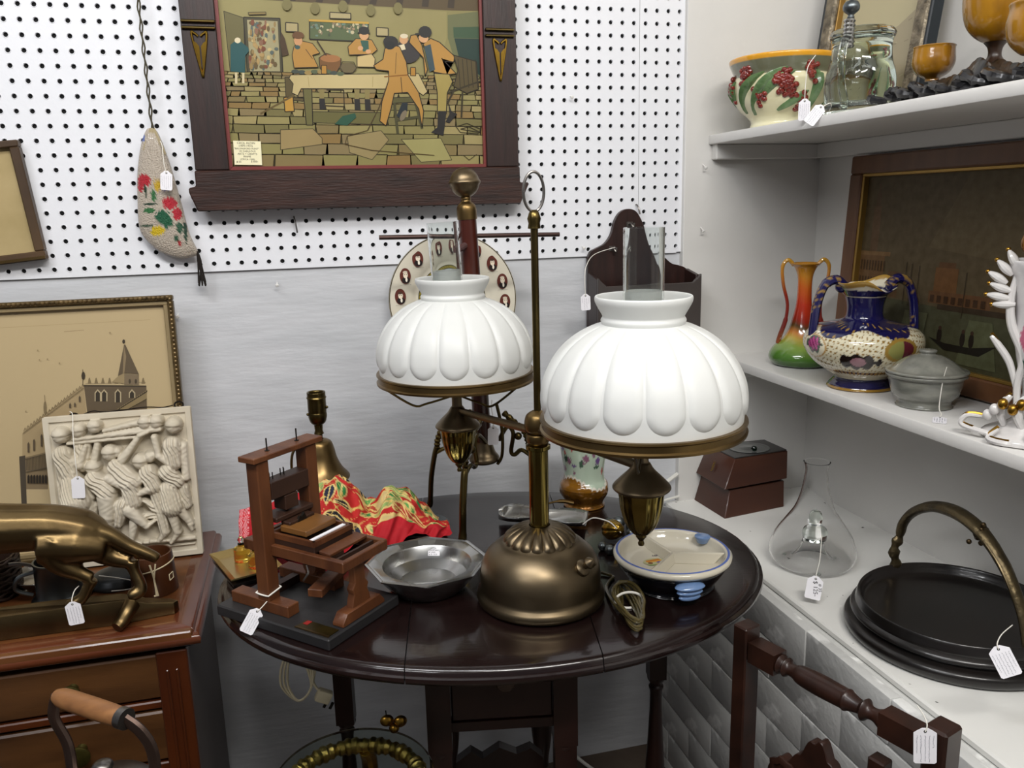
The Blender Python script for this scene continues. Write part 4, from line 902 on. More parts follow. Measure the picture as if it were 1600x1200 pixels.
sc = thing('pewter_scoop', 'shallow grey metal double scoop lying behind the lamp base', 'scoop', (.905, -.31, TZ+.002), (0, 0, radians(-28)))
m = MB(); n1 = 24; vs = []; fs = []
for i in range(n1+1):
    t = i/n1; x = -.075+.165*t; w_ = .036*(1-.45*math.exp(-((t-.5)/.16)**2))*min(1, (t*9)**.5)*(1 if t < .85 else 1-(t-.85)*1.5)+.001
    for j in range(13):
        s_ = -1+2*j/12; vs.append((x, w_*s_, .004+.020*abs(s_)**2.2*(1-.2*t)))
for i in range(n1):
    for j in range(12): a = i*13+j; fs.append((a, a+1, a+14, a+13))
m.add(vs, fs); o = m.put('pan', PEWT, sc, angle=180); md = o.modifiers.new('solid', 'SOLIDIFY'); md.thickness = .0012
m = MB(); m.tube(spline([(.0, .04, .022), (.03, .062, .024), (.055, .072, .018)], 5), [.002]*5+[.004]*6, 8); m.put('brass_handle', BRASS, sc)

FLC = ['#6d4f86', '#8a5f74', '#2f4b35', '#3c5a45', '#b0524e', '#4c6f9a']
def floral(base, spots):
    def f(a, z):
        for c, a0, z0, ra, rz in spots:
            d = ((a-a0+pi) % (2*pi)-pi)
            if (d/ra)**2+((z-z0)/rz)**2 < 1+.4*sin(a*40+z*600): return c
        return base(a, z)
    return f
def painted_lathe(name, pr, fn, m, parent, seg=160, rf=None, sub=3, **k):
    P = prof(pr, 10); mb = MB(); mb.lathe(P, seg, rf=rf, close=False, **k); me = mb.mesh(name, angle=80)
    o = obj(name, me, m, parent); paint(o, lambda co: fn(math.atan2(co.y, co.x), co.z)); return o
fv = thing('flower_vase', 'pale green vase painted with violets, gold leaf base, standing behind the right lamp shade', 'vase', (1.022, -.235, TZ))
q_ = random.Random(4); sp = []
fa = radians(-108)
for i in range(26): sp.append((q_.choice(FLC), fa+q_.uniform(-1.5, 1.5), q_.uniform(.075, .165), q_.uniform(.06, .17), q_.uniform(.003, .009)))
fv_c = floral(lambda a, z: '#b9c9b4' if z > .055+.012*sin(a*2.2+1)+.004*abs(sin(a*14)) else ('#e6e0d2' if z > .050+.012*sin(a*2.2+1)+.004*abs(sin(a*14)) else '#8a5c18'), [s for s in sp])
painted_lathe('vase_body', [(.0, 0), (.036, 0), (.040, .004), (.036, .010), (.046, .028), (.047, .045), (.040, .058), (.040, .08), (.045, .11), (.049, .15), (.052, .175), (.050, .176), (.045, .14)], fv_c, COLG, fv, seg=180)
m = MB(); m.lathe(prof([(.0405, .004), (.0368, .010), (.0466, .028), (.0476, .040)], 5), 120, rf=lambda a, t, z: 1+.03*abs(sin(a*7))*sin(pi*t), close=False); m.put('gold_leaf_base', GILTP, fv)

rt = thing('bell_rattle', 'grey metal bead rattle with a gilt shell and white string, beside the baby dish', 'trinket', (1.005, -.42, TZ))
for i, (x, y, r, z) in enumerate(((.020, .055, .010, .010), (.036, .050, .0115, .0115), (.050, .022, .011, .011), (.040, -.002, .010, .010), (-.022, -.055, .009, .009), (-.004, -.07, .010, .010), (-.028, -.036, .008, .008))):
    m = MB(); m.sphere((x, y, z), r, 16, 10); m.put('bead', PEWD, rt)
m = MB(); m.lathe(prof([(.004, 0), (.014, .006), (.016, .02), (.010, .036), (.004, .04)], 4), 60, rf=lambda a, t, z: 1+.12*abs(sin(a*4)), axis=Matrix.Rotation(radians(75), 4, 'X') @ Matrix.Rotation(.4, 4, 'Y')); m.v = [(x-.005, y+.01, z+.019) for x, y, z in m.v]; m.put('gilt_shell', BRASSB, rt)
MB().tube(spline([(.0, -.03, .034), (-.006, -.01, .040), (-.024, .02, .038), (-.04, .03, .024)], 5)+[], .0012, 6).tube(spline([(-.006, -.01, .040), (.004, -.02, .030), (.008, -.03, .026)], 4), .0009, 5).put('string', STRING, rt)

# ------------------------------------------------------------------ counter: box, flytrap, handled tray
bx = thing('wooden_box', 'red-brown two-tier wooden box with a sunken dark glass top, in the ledge corner', 'box', (1.46, -.075, .642))
lo = [(-.087, .060), (-.079, -.071), (.085, -.045), (.09, .055)]
def tier(a, b, z0, z1): return [(x, y, z0) for x, y in a]+[(x, y, z1) for x, y in b]
l2 = [(-.069, .061), (-.060, -.055), (.088, -.037), (.088, .056)]
MB().hexa(tier(lo, l2, 0, .06)).put('lower_tier', BOXW, bx, bevel=.0015)
MB().hexa(tier([(-.065, .055), (-.055, -.05), (.083, -.03), (.083, .05)], [(-.065, .055), (-.055, -.05), (.083, -.03), (.083, .05)], .06, .066)).put('shadow_gap', DARK, bx)
l3 = [(-.083, .062), (-.079, -.067), (.092, -.042), (.092, .058)]; l4 = [(-.055, .064), (-.047, -.050), (.098, -.030), (.094, .060)]
ut = MB().hexa(tier(l3, l4, .066, .128)).put('upper_tier', BOXW, bx, bevel=.0015)
gt = MB().hexa(tier([(a*.97, b*.97) for a, b in l4], [(a*.97, b*.97) for a, b in l4], .1285, .131)).put('black_top', FELT, bx)
m = MB(); m.lathe(prof([(.047, .1315), (.045, .132), (.03, .1312), (.012, .1325), (0, .1335)], 4), 48, (.022, .008, 0), squash=.9); m.sphere((.03, .0, .134), .007, 14, 8, (1, 1, .6)); m.put('glass_well', GRNGL, bx)
m = MB(); 
for k in range(5): m.tube(spline([(-.001*k, 0, .012-.004*k), (.004, -.002, .006-.004*k), (.009-.001*k, -.001, .012-.005*k)], 4), .001, 5)
m.v = [(x-.083+.017, y-.008-.006*0, z+.098) for x, y, z in m.v]; m.M = Matrix(); m.v = [(-.082+(z-.07)*.45-.0015, x*.9+.06, z) for x, y, z in m.v]; m.put('gilt_mark', BRASSB, bx)
fk = thing('glass_flytrap', 'clear blown glass flytrap flask with a narrow neck, open below, on the ledge', 'glass flask', (1.426, -.402, .6425))
m = MB()
outer = prof([(.060, 0.002), (.072, .006), (.0795, .020), (.079, .036), (.070, .060), (.052, .088), (.037, .112), (.0275, .140), (.0225, .168), (.0205, .188), (.0225, .200), (.0245, .204)], 5)
inner = [(r-.0022, z+.001*(i == 0)) for i, (r, z) in enumerate(outer)][::-1]
bot = prof([(.0578, .003), (.040, .010), (.024, .030), (.020, .045)], 4); bot2 = prof([(.0185, .045), (.0225, .029), (.039, .0075), (.060, .002)], 4)
m.lathe(outer+inner+bot+bot2, 72, close=False); m.put('flask_body', GLASSF, fk, angle=60)
m = MB(); m.lathe(prof([(.0, .046), (.018, .046), (.0235, .058), (.021, .070), (.012, .078), (.013, .09), (.009, .104), (.0, .108)], 4), 32, (.004, .0, 0)); m.put('inner_stopper', GLASS2, fk)
for k, (x, y) in enumerate(((.05, .0), (-.02, -.052), (-.03, .045))): MB().sphere((x, y, .003), .004, 10, 6, (1, 1, .7)).put('foot', GLASS2, fk)

ht = thing('handled_tray', 'round black wooden tray with a tall bronze grape handle, on the ledge', 'tray', (1.48, -.705, .642))
m = MB(); m.lathe(prof([(.150, 0), (.160, .003), (.1655, .012), (.163, .021), (.152, .026), (.149, .029), (.156, .033), (.1545, .038), (.149, .042)], 5)+prof([(.1495, .0445), (.146, .058), (.1425, .0585), (.138, .05), (.128, .042), (.08, .040), (0, .040)], 5), 128); m.put('tray_body', FELT, ht, angle=50)
m = MB()
hp = spline([(-.0, .148, .042), (.004, .146, .058), (-.004, .143, .088), (.004, .142, .112), (.002, .132, .142), (0, .105, .172), (0, .06, .196), (0, .005, .200), (0, -.045, .182), (0, -.09, .142), (0, -.12, .095), (0, -.135, .05), (0, -.148, .03)], 6)
HM = Matrix.Rotation(radians(2), 4, 'Z')
rad = [.006+.0025*math.exp(-((i/len(hp)-.03)/.03)**2)+.004*math.exp(-((i/len(hp)-.55)/.14)**2)+.0015*sin(i*1.3)*(i < 20) for i in range(len(hp))]
m.tube(hp, rad, 12, flat=1.5, up=(1, 0, 0)); m.put('bronze_handle', mat('dark_bronze', '#4b4232', .38, .85, var='#6b5d42', scale=30, bump=.4, bscale=90), ht)
m = MB()
for i in range(16): m.sphere((q_.uniform(-.009, .009), -.030+q_.uniform(-.013, .013), .200-.034*(i/16)+q_.uniform(-.002, .002)), .0042, 8, 6)
m.put('grape_cluster', mat('bronze_grapes', '#4a3c28', .35, .8), ht)['kind'] = 'stuff'
for k in (-1, 1): MB().tube(spline([(.004*k, .02, .201), (.008*k, -.03, .190), (.009*k, -.08, .155), (.006*k, -.122, .095)], 6), [.0035]*10+[.002]*9, 6).put('vine_leaf', mat('bronze_leaf', '#5e523c', .35, .85), ht)
MB().sphere((0, -.146, .035), .017, 16, 10, (.8, .6, 1.2)).put('handle_boss', BRASSM, ht)

# ------------------------------------------------------------------ carved chair
ch = thing('carved_chair', 'small dark carved chair with a turned top rail, standing below the brick ledge', 'chair', (1.082, -.758, 0), (0, 0, math.atan2(-.247, .083)))
# local x runs along the back towards the camera
CW = .262
m = MB(); m.box((-.006, 0, .375), (.024, .03, .75)); m.put('back_post', CHAIRW, ch, bevel=.002)
m = MB(); m.box((CW+.014, 0, .375), (.028, .034, .75)); m.put('back_post', CHAIRW, ch, bevel=.003)
AX = Matrix.Translation((0, 0, .717)) @ Matrix.Rotation(pi/2, 4, 'Y')
m = MB(); m.box((.030, 0, .717), (.044, .026, .03)); m.box((CW-.028, 0, .717), (.056, .026, .03))
m.M = AX; m.lathe(prof([(.010, .052), (.014, .055), (.009, .060), (.0135, .064), (.009, .069), (.0095, .078), (.013, .088), (.0145, .115), (.0135, .15), (.0145, .156), (.0125, .16), (.009, .175), (.0145, .181), (.009, .187), (.0085, .195), (.012, .203), (.0125, .207)], 3), 24); m.put('top_rail', CHAIRW, ch, bevel=0)
cr = []
for i in range(41):
    t = i/40; x = .058+t*.155; z = .575+.06*math.exp(-((t-.42)/.2)**2)+.010*abs(sin(t*24)); cr.append((x, z))
MB().prism([(.058, .50)]+cr+[(.213, .50)], -.008, .008, 'xz').put('carved_crest', CHAIRW, ch, bevel=.001)
for k, (x, z) in enumerate(((.075, .575), (.198, .585))):
    m = MB(); m.M = Matrix.Translation((x, -.009, z-.01)) @ Matrix.Rotation(pi/2, 4, 'X'); m.lathe(prof([(.024, 0), (.024, .004), (.016, .006), (.014, .003), (.006, .005), (0, .007)], 3), 24, rf=lambda a, t, z: 1+.08*sin(a*8)); m.put('carved_rosette', CHAIRW, ch)
MB().box((.205, .0, .60), (.022, .02, .13)).put('small_post', CHAIRW, ch, bevel=.002)
MB().box((CW/2, 0, .49), (CW, .024, .03)).put('back_rail', CHAIRW, ch, bevel=.002)
MB().box((CW/2, -.13, .40), (CW+.03, .27, .022)).put('seat', CHAIRW, ch, bevel=.004)
for x in (0, CW):
    m = MB(); m.lathe([(r*.9, z*.86) for r, z in LEG], 16, (x, -.245, 0)); m.put('front_leg', CHAIRW, ch)
# ------------------------------------------------------------------ upper shelf
US = 1.4685
bw = thing('berry_bowl', 'cream majolica bowl with red berries, green leaves and an orange rim on the upper shelf', 'bowl', (1.476, -.153, US))
q_ = random.Random(21)
bpr = prof([(.0, 0), (.058, 0), (.062, .004), (.060, .012), (.066, .022), (.086, .042), (.096, .066), (.098, .085), (.094, .098), (.100, .112), (.106, .126), (.106, .132), (.100, .133), (.094, .126), (.090, .10), (.086, .07), (.06, .03), (0, .02)], 6)
m = MB(); m.lathe(bpr, 160, close=False, rf=lambda a, t, z: 1+.012*sin(a*7+z*60)*(z > .03) * (z < .1)); me = m.mesh('bowl_body', angle=80); o = obj('bowl_body', me, COLG, bw)
paint(o, lambda c: '#e0a02c' if c.z > .122 else ('#6f705a' if c.z > .096 and c.xy.length > .09 else ('#ddd6b0' if c.z > .02 else '#e2dcb8')))
def on_bowl(a, z, off=.0):
    r = .06+.038*min(1, max(0, (z-.02)/.055))**.7+off-.004*(z > .09); return Vector((r*cos(a), r*sin(a), z))
fa = math.atan2(-1.5, -1.0)
LEAFM = mat('majolica_leaf', '#4d6b42', .12, var='#6f8a5c', scale=60, coat=.8, bump=.5, bscale=120, stretch=(1, 1, 1))
BERRY = mat('majolica_berry', '#5e1712', .1, var='#8a2c1c', scale=90, coat=.9)
for k, (a0, z0, a1, z1, w_) in enumerate(((-1.05, .03, -.35, .1, .018), (-.75, .025, .1, .105, .018), (-.1, .03, .55, .062, .017), (.62, .02, .72, .1, .018), (-.55, .04, .25, .098, .012), (-1.3, .05, -1.1, .09, .010), (1.0, .03, 1.5, .1, .012), (1.6, .03, 2.1, .09, .012), (-1.9, .03, -1.5, .1, .012))):
    m = MB(); P = []; Rr = []
    for i in range(15):
        t = i/14; P.append(on_bowl(fa+a0+(a1-a0)*t, z0+(z1-z0)*(t+.15*sin(pi*t)), .002)); Rr.append(max(.0008, w_*sin(pi*min(1, t*.92+.06))**.8*.8))
    m.tube(P, Rr, 8, flat=.35, up=(cos(fa), sin(fa), .2)); m.put('leaf', LEAFM, bw)
for k, (a0, z0, n_, sp_) in enumerate(((-.0, .085, 20, .13), (.12, .066, 16, .13), (-.42, .058, 6, .10), (-.8, .098, 10, .13), (-1.3, .075, 10, .1), (.45, .045, 8, .09), (.55, .095, 10, .1), (1.3, .07, 14, .15), (-2, .07, 12, .15))):
    m = MB()
    for i in range(int(n_*1.7)):
        a = fa+a0+q_.gauss(0, sp_*.65); z = z0+q_.gauss(0, .008); m.sphere(on_bowl(a, min(.112, max(.02, z)), .004), .0058, 8, 6)
    m.put('berry_cluster', BERRY, bw)['kind'] = 'stuff'

st = thing('glass_stein', 'clear moulded glass stein with a hinged lid and round finial on the upper shelf', 'glass stein', (1.475, -.392, US))
m = MB()
og = prof([(.0, 0), (.050, 0), (.056, .004), (.058, .012), (.056, .022), (.058, .045), (.055, .07), (.050, .092), (.0485, .115), (.051, .126)], 6)
m.lathe(og, 144, close=False, rf=lambda a, t, z: 1+(.035*abs(sin(a*5))*abs(sin(z*75)) if .02 < z < .085 else 0)); m.lathe([(r-.004, z) for r, z in og if z > .02][::-1]+[(0, .02)], 72, close=False); m.put('stein_body', GLASS2, st, angle=70)
m = MB(); m.lathe(prof([(.052, .127), (.053, .130), (.050, .137), (.043, .142), (.010, .144), (0, .144)], 4), 64, rf=lambda a, t, z: 1+.03*abs(sin(a*14))*(.13 < z < .14), close=False); m.put('lid', GLASS2, st)
hd = Vector((-.78, -.50, 0)).normalized()
m = MB(); m.tube(spline([hd*.050+Vector((0, 0, .125)), hd*.072+Vector((0, 0, .118)), hd*.084+Vector((0, 0, .09)), hd*.080+Vector((0, 0, .05)), hd*.062+Vector((0, 0, .02)), hd*.066+Vector((0, 0, .010))], 8), .0065, 10); m.put('handle', GLASS2, st)
m = MB(); m.tube([hd*.060+Vector((0, 0, z)) for z in np.linspace(.105, .150, 15)], [.007+.0018*(i % 2) for i in range(15)], 12, flat=1.2); m.put('hinge', PEWT, st)
m = MB(); m.lathe(prof([(.004, 0), (.006, .003), (.005, .007), (.012, .013), (.0135, .020), (.010, .027), (.003, .030), (.003, .033), (.005, .037), (0, .041)], 4), 24, tuple(hd*.056+Vector((0, 0, .150)))); m.put('thumb_finial', PEWD, st)

pf = thing('picture_frame', 'pale landscape in an ornate silvered frame leaning behind the stein on the upper shelf', 'picture', (1.655, -.232, US+.001), (0, 0, 0))
PFM = Matrix.Translation((-.045, 0, 0)) @ Matrix.Rotation(radians(8), 4, 'Y') @ Matrix.Rotation(radians(0), 4, 'X')
RZ = Matrix.Rotation(radians(-90), 4, 'Z')
def onwall(o, lean, off):
    o.matrix_local = Matrix.Translation((off, 0, 0)) @ Matrix.Rotation(lean, 4, 'Y') @ Matrix.Rotation(radians(-90), 4, 'Z')
parts_before = set(bpy.data.objects)
W2 = .165; HH = .36
frame_rails(pf, -W2, W2, 0, HH, .008, .008, .008, .008, -.028, -.004, BLUED)
frame_rails(pf, -W2+.008, W2-.008, .008, HH-.008, .034, .034, .034, .034, -.030, -.006, FRAMEG, 'carved_moulding', .004)
frame_rails(pf, -W2+.042, W2-.042, .042, HH-.042, .005, .005, .005, .005, -.022, -.006, mat('gold_slip', '#8a6a33', .4, .5), 'slip', .001)
pc = Pic(step=.00003); pc.P('#b5ab88', [(-.118, .047), (.118, .047), (.118, .313), (-.118, .313)])
pc.P('#a0957a', [(-.118, .047), (.118, .047), (.118, .20), (.06, .17), (0, .16), (-.05, .13), (-.118, .10)])
for i in range(40): x = q_.uniform(-.112, .112); z = q_.uniform(.05, .10+.09*(x+.118)/.236); pc.L(q_.choice(['#8c8168', '#b3a98a', '#7d745e']), [(x-.006, z), (min(.117, x+.004), z+q_.uniform(-.002, .003))], .0015)
pc.put('picture', COLGL, pf, loc=(0, -.010, 0), smooth=False, weld=False)
for o in set(bpy.data.objects)-parts_before:
    if o.parent == pf: l = o.location.copy(); o.matrix_local = PFM @ RZ @ Matrix.Translation(l)

# goblets on their carved dark stand
cs = thing('carved_stand', 'black carved wooden stand of twisted branches under the goblets on the upper shelf', 'stand', (1.47, -.72, US))
m = MB(); N1 = 90; vs = []; fs = []
for i in range(N1+1):
    t = i/N1; y = .26-.55*t
    env = min(1, t*5)**.7
    for j in range(13):
        s_ = -1+2*j/12; x = s_*(.042+.012*sin(t*19))*env+.002
        z = (.016+.014*abs(sin(t*13+s_*3))+.016*math.exp(-((t-.40)/.07)**2)+.008*sin(t*51+j*1.7))*env*(1-s_*s_)**.5+.001
        vs.append((x, y, max(0.0005, z)))
for i in range(N1):
    for j in range(12): a = i*13+j; fs.append((a, a+13, a+14, a+1))
m.add(vs, fs); m.put('root_base', BLACKC, cs, angle=60)
for k in range(14):
    y = .235-.035*k; m = MB(); sx_ = -.036
    m.tube(spline([(sx_+.02, y, .012), (sx_-.004, y+q_.uniform(-.02, .02), .014+.014*q_.random()), (sx_-.012, y-.014, .014), (sx_+.002, y-.03, .010)], 5), [q_.uniform(.004, .0085) for _ in range(16)], 7); m.put('branch', BLACKC, cs)
def goblet(name, label, x, y, z, s, pr):
    g = thing(name, label, 'goblet', (x, y, z), group='lacquered cups on the carved stand')
    sp_ = [(r*s, h*s) for r, h in pr]
    m = MB(); m.lathe(prof(sp_, 5), 48, close=False); m.put('cup', GOLDLAQ, g, angle=70)
    return g
g = goblet('lacquer_cup', 'small golden lacquer cup on the left end of the carved black stand', 1.492, -.545, US+.036, 1, [(0, 0), (.010, 0), (.011, .004), (.024, .012), (.031, .026), (.0305, .040), (.030, .048), (.031, .051), (.0285, .051), (.028, .04), (.026, .02), (0, .012)])
g = goblet('lacquer_goblet', 'tall golden lacquer goblet on a dark stem in the middle of the carved stand', 1.53, -.625, US+.078, 1, [(.0, 0), (.010, .0), (.028, .010), (.042, .028), (.048, .055), (.047, .085), (.040, .115), (.038, .125), (.036, .125), (.044, .08), (.044, .05), (0, .012)])
m = MB(); m.lathe(prof([(.030, -.046), (.028, -.036), (.018, -.028), (.0095, -.018), (.010, -.006), (.016, .002)], 5), 32, rf=lambda a, t, z: 1+.05*sin(a*6)*(1-t)); m.put('stem', mat('dark_lacquer', '#2b1c12', .35), g)
g = goblet('lacquer_cup', 'golden lacquer cup at the right edge of the photo on the carved stand', 1.452, -.775, US+.036, 1.12, [(0, 0), (.010, 0), (.018, .003), (.030, .016), (.034, .034), (.0315, .050), (.0325, .056), (.031, .058), (.0285, .056), (.030, .034), (0, .010)])

# ------------------------------------------------------------------ lower shelf
LS = .9855
gv = thing('twin_handled_vase', 'slim green, red and orange glazed vase with two loop handles', 'vase', (1.534, -.174, LS), (0, 0, radians(-20)))
gst = [(0, '#2c4a22'), (.025, '#4f7a2c'), (.045, '#86a045'), (.058, '#b9a044'), (.068, '#c07a3a'), (.082, '#4a3a1c'), (.095, '#8a2414'), (.13, '#b8341a'), (.165, '#c8601e'), (.19, '#c9872c'), (.22, '#a8741c')]
painted_lathe('vase_body', [(.0, 0), (.052, 0), (.0655, .010), (.067, .022), (.058, .038), (.040, .055), (.029, .075), (.022, .100), (.0165, .125), (.0145, .155), (.0155, .185), (.022, .203), (.030, .212), (.027, .213), (.018, .203), (.012, .185)], lambda a, z: ramp(gst, z+.004*sin(a*3)), COLG, gv, seg=72)
for k in (-1, 1):
    P = spline([(k*.024, 0, .209), (k*.036, 0, .220), (k*.047, 0, .206), (k*.044, 0, .17), (k*.034, 0, .13), (k*.036, 0, .095), (k*.046, 0, .062), (k*.050, 0, .045)], 7)
    m = MB(); m.tube(P, [.0042]*15+[.0036]*20+[.005]*15, 8); o = m.put('handle', COLG, gv); paint(o, lambda c: ramp([(.04, '#8a4a22'), (.08, '#6b1f1a'), (.15, '#8c2a1c'), (.19, '#b8762a'), (.22, '#c08e2c')], c.z))
cv = thing('cobalt_vase', 'squat cobalt blue and cream vase with rose medallions and gilt scrolled handles', 'vase', (1.508, -.402, LS), (0, 0, radians(0)))
va = math.atan2(-.829, -.559)
def cobc(a, z):
    d = (a-va+pi) % (2*pi)-pi
    if z < .012: return '#8c6a28' if z < .005 else '#15143f'
    if z < .020: return '#15143f'
    if z < .032: return '#d9d0b4'
    if .034 < z < .040: return '#a8843c' if sin(a*60) > -.3 else '#4a2c18'
    for a0 in (-1.02, .62, 2.2, -2.6):
        e = ((d-a0)/.34)**2+((z-.083)/.021)**2
        if e < 1:
            if a0 == .62: return '#9a7a34' if e > .6 else ('#5e1f2c' if (d-a0) > .02 else '#8c8a4c')
            if e > .82: return '#b8935a'
            e2 = ((d-a0-.03)/.15)**2+((z-.087)/.012)**2
            if e2 < 1+.4*sin(d*60): return '#b8508a' if sin(d*70+z*500) > -.2 else '#7d2456'
            if e2 < 1.9+.5*sin(d*40): return '#4a5a4a'
            return '#e2dac0'
    e = ((d+.12)/.36)**2+((z-.062)/.014)**2
    if e < 1+.35*sin(d*30): return '#9a6f78' if ((d+.12)/.13)**2+((z-.062)/.009)**2 < 1 else '#1f1410'
    if z > .108+.008*sin(a*5): return '#171545' if z > .124 or sin(a*23+z*200)*sin(a*17-z*260) < .72 else '#9c7c3c'
    if sin(a*41+z*260)*sin(a*29-z*410) > .62: return '#8e6d30'
    if sin(a*53)*sin(z*700) > .8: return '#6d5a34'
    return '#ddd5b8'
painted_lathe('vase_body', [(0, 0), (.054, 0), (.057, .005), (.050, .013), (.046, .020), (.062, .032), (.086, .050), (.100, .070), (.1035, .086), (.099, .101), (.084, .113), (.060, .120), (.040, .125), (.032, .132), (.031, .150), (.035, .168)], cobc, COLG, cv, seg=300, rf=lambda a, t, z: 1+.012*cos((a-va)*4)*(z > .03))
m = MB(); mp_ = prof([(.035, .168), (.044, .178), (.053, .186), (.055, .189), (.052, .189), (.042, .180), (.030, .168), (.026, .15)], 6); m.lathe(mp_, 120, close=False, rf=lambda a, t, z: 1+.10*cos(2*(a-va+.5))*min(1, max(0, (z-.165)/.02)), flute=lambda a, z: .010*cos(2*(a-va+.5))*min(1, max(0, (z-.17)/.018))+.004*sin(a*5)*min(1, max(0, (z-.17)/.018))); o = m.put('mouth', COLG, cv, angle=80)
paint(o, lambda c: '#171545' if c.xy.length > .037 and c.z < .182 else ('#b08a3c' if c.xy.length > .052 else '#ddd5bd'))
for k in (-1, 1):
    hx = Vector((cos(va+pi/2+.35), sin(va+pi/2+.35), 0))*k
    P = spline([hx*.040+Vector((0, 0, .186)), hx*.056+Vector((0, 0, .199)), hx*.076+Vector((0, 0, .190)), hx*.088+Vector((0, 0, .158)), hx*.092+Vector((0, 0, .125)), hx*.094+Vector((0, 0, .098))], 8)
    m = MB(); m.tube(P, [.012]*16+[.0105]*25, 10, flat=.75); o = m.put('handle', COLG, cv)
    paint(o, lambda c: '#9a7a3c' if sin(c.z*420+c.x*250)*sin(c.y*500) > .55 else '#17154a')
    m = MB(); m.sphere(hx*.046+Vector((0, 0, .186)), .011, 12, 8); m.put('scroll', COLG, cv); paint(cv.children[-1] if False else bpy.data.objects[sorted([o.name for o in bpy.data.objects if o.name.startswith('scroll') and o.parent == cv])[-1]], lambda c: '#b8944c' if c.z > .188 else '#17154a')
cj = thing('covered_jar', 'grey marbled round covered dish with a flat knob beside the cobalt vase', 'jar', (1.512, -.562, LS))
m = MB(); m.lathe(prof([(0, 0), (.041, 0), (.043, .003), (.042, .010), (.052, .022), (.057, .042), (.058, .050), (.063, .052), (.063, .056), (.058, .057)], 5), 64); m.put('jar_body', mat('grey_stone', '#5f605a', .22, var='#85857b', scale=22, coat=.5, stretch=(1, 1, 3)), cj, angle=50)
m = MB(); m.lathe(prof([(.064, .0575), (.064, .061), (.055, .064), (.042, .074), (.027, .083), (.014, .087), (.012, .089), (.014, .092), (.012, .095), (0, .096)], 5), 64); m.put('lid', mat('grey_stone_lid', '#6a6b64', .18, var='#96958a', scale=30, coat=.6), cj, angle=50)

# white and gilt rococo vase
WP = mat('white_porcelain', '#dedbd8', .12, coat=.8)
rv = thing('rococo_vase', 'tall white porcelain vase with gilt leaves, scrolls and a pink flower', 'vase', (1.515, -.788, LS), (0, 0, 0))
def wc(a, z):
    d = (a-math.atan2(-.55, -.83)+pi) % (2*pi)-pi
    for c, a0, z0, ra, rz in (('#c8607e', -.62, .150, .20, .014), ('#c8607e', -.5, .135, .18, .010), ('#1f5540', -.55, .112, .2, .011), ('#1f5540', -.5, .172, .16, .008), ('#a8344c', .3, .15, .2, .02), ('#1f5540', .3, .11, .2, .012)):
        if ((d-a0)/ra)**2+((z-z0)/rz)**2 < 1+.4*sin(a*40+z*500): return c
    return '#dcd9d8'
painted_lathe('vase_body', [(0, .03), (.030, .032), (.032, .05), (.028, .07), (.036, .10), (.044, .14), (.046, .18), (.052, .22), (.060, .25), (.056, .252), (.046, .22), (.04, .18)], wc, COLG, rv, seg=120)
m = MB(); m.lathe(prof([(.0, 0), (.060, 0), (.070, .004), (.066, .012), (.045, .022), (.032, .034)], 5), 96, rf=lambda a, t, z: 1+.14*abs(sin(a*3.5))*(1-t)); m.put('foot', WP, rv)
va2 = math.atan2(-.9, -1.02)
ly = Vector((cos(va2+pi/2), sin(va2+pi/2), 0)); ly = ly if ly.y > 0 else -ly   # towards picture left
tw = Vector((cos(va2), sin(va2), 0))
def LP(s_, t_, z): return tuple(ly*s_+tw*t_+Vector((0, 0, z)))
for i, (P, r) in enumerate((([(.03, .03, .005), (.07, .03, .010), (.098, .02, .016), (.092, .02, .030), (.07, .02, .030)], .0045), ([(.0, .05, .006), (.035, .062, .005), (.06, .055, .008), (.05, .05, .022)], .005), ([(-.04, .055, .006), (-.01, .07, .005), (.012, .066, .018), (-.0, .05, .03)], .006),
                            ([(.045, .02, .02), (.052, .02, .045), (.040, .02, .065)], .006), ([(.02, .035, .02), (.03, .04, .05), (.012, .035, .075)], .007), ([(-.01, .05, .03), (-.02, .052, .06), (-.035, .04, .07)], .008),
                            ([(.030, .02, .03), (.034, .018, .08), (.030, .02, .12), (.048, .02, .165), (.052, .02, .20), (.048, .02, .235)], .006), ([(.034, .015, .07), (.046, .015, .11), (.062, .015, .135), (.072, .015, .148)], .005),
                            ([(.02, .03, .08), (.026, .03, .14), (.03, .03, .19), (.036, .03, .22)], .005))):
    Q_ = spline([LP(*p) for p in P], 8); n_ = len(Q_)
    m = MB(); m.tube(Q_, [r*(1-.45*abs(2*j/(n_-1)-1)**2) for j in range(n_)], 8); m.put('scroll_arm', WP, rv)
    m = MB(); m.tube([Vector(p)+tw*.0 + Vector((0, 0, r*.75)) for p in Q_[n_//3:]], .0023, 6); m.put('gilt_line', GOLD, rv)
for i, (s_, z, an, c) in enumerate(((.066, .262, .75, 0), (.074, .251, 1.0, 0), (.070, .240, 1.2, 0), (.072, .230, 1.4, 0), (.064, .222, 1.6, 0), (.056, .272, .5, 0), (.040, .292, .15, 1), (.015, .28, -.1, 0), (.022, .262, .3, 0), (-.01, .275, -.3, 0))):
    m = MB(); d_ = Vector((0, 0, 1))*cos(an)+ly*sin(an); b_ = ly*(s_-.018*sin(an))+tw*.02+Vector((0, 0, z-.028))
    m.tube([b_+d_*(.030*t) for t in np.linspace(0, 1, 9)], [max(.0008, .0105*sin(pi*min(1, t*.8+.15))) for t in np.linspace(0, 1, 9)], 10, flat=.6); m.put('petal', GILTP if c else WP, rv)
    m = MB(); m.sphere(tuple(b_+d_*.029), .0035, 8, 6); m.put('gilt_tip', GOLD, rv)
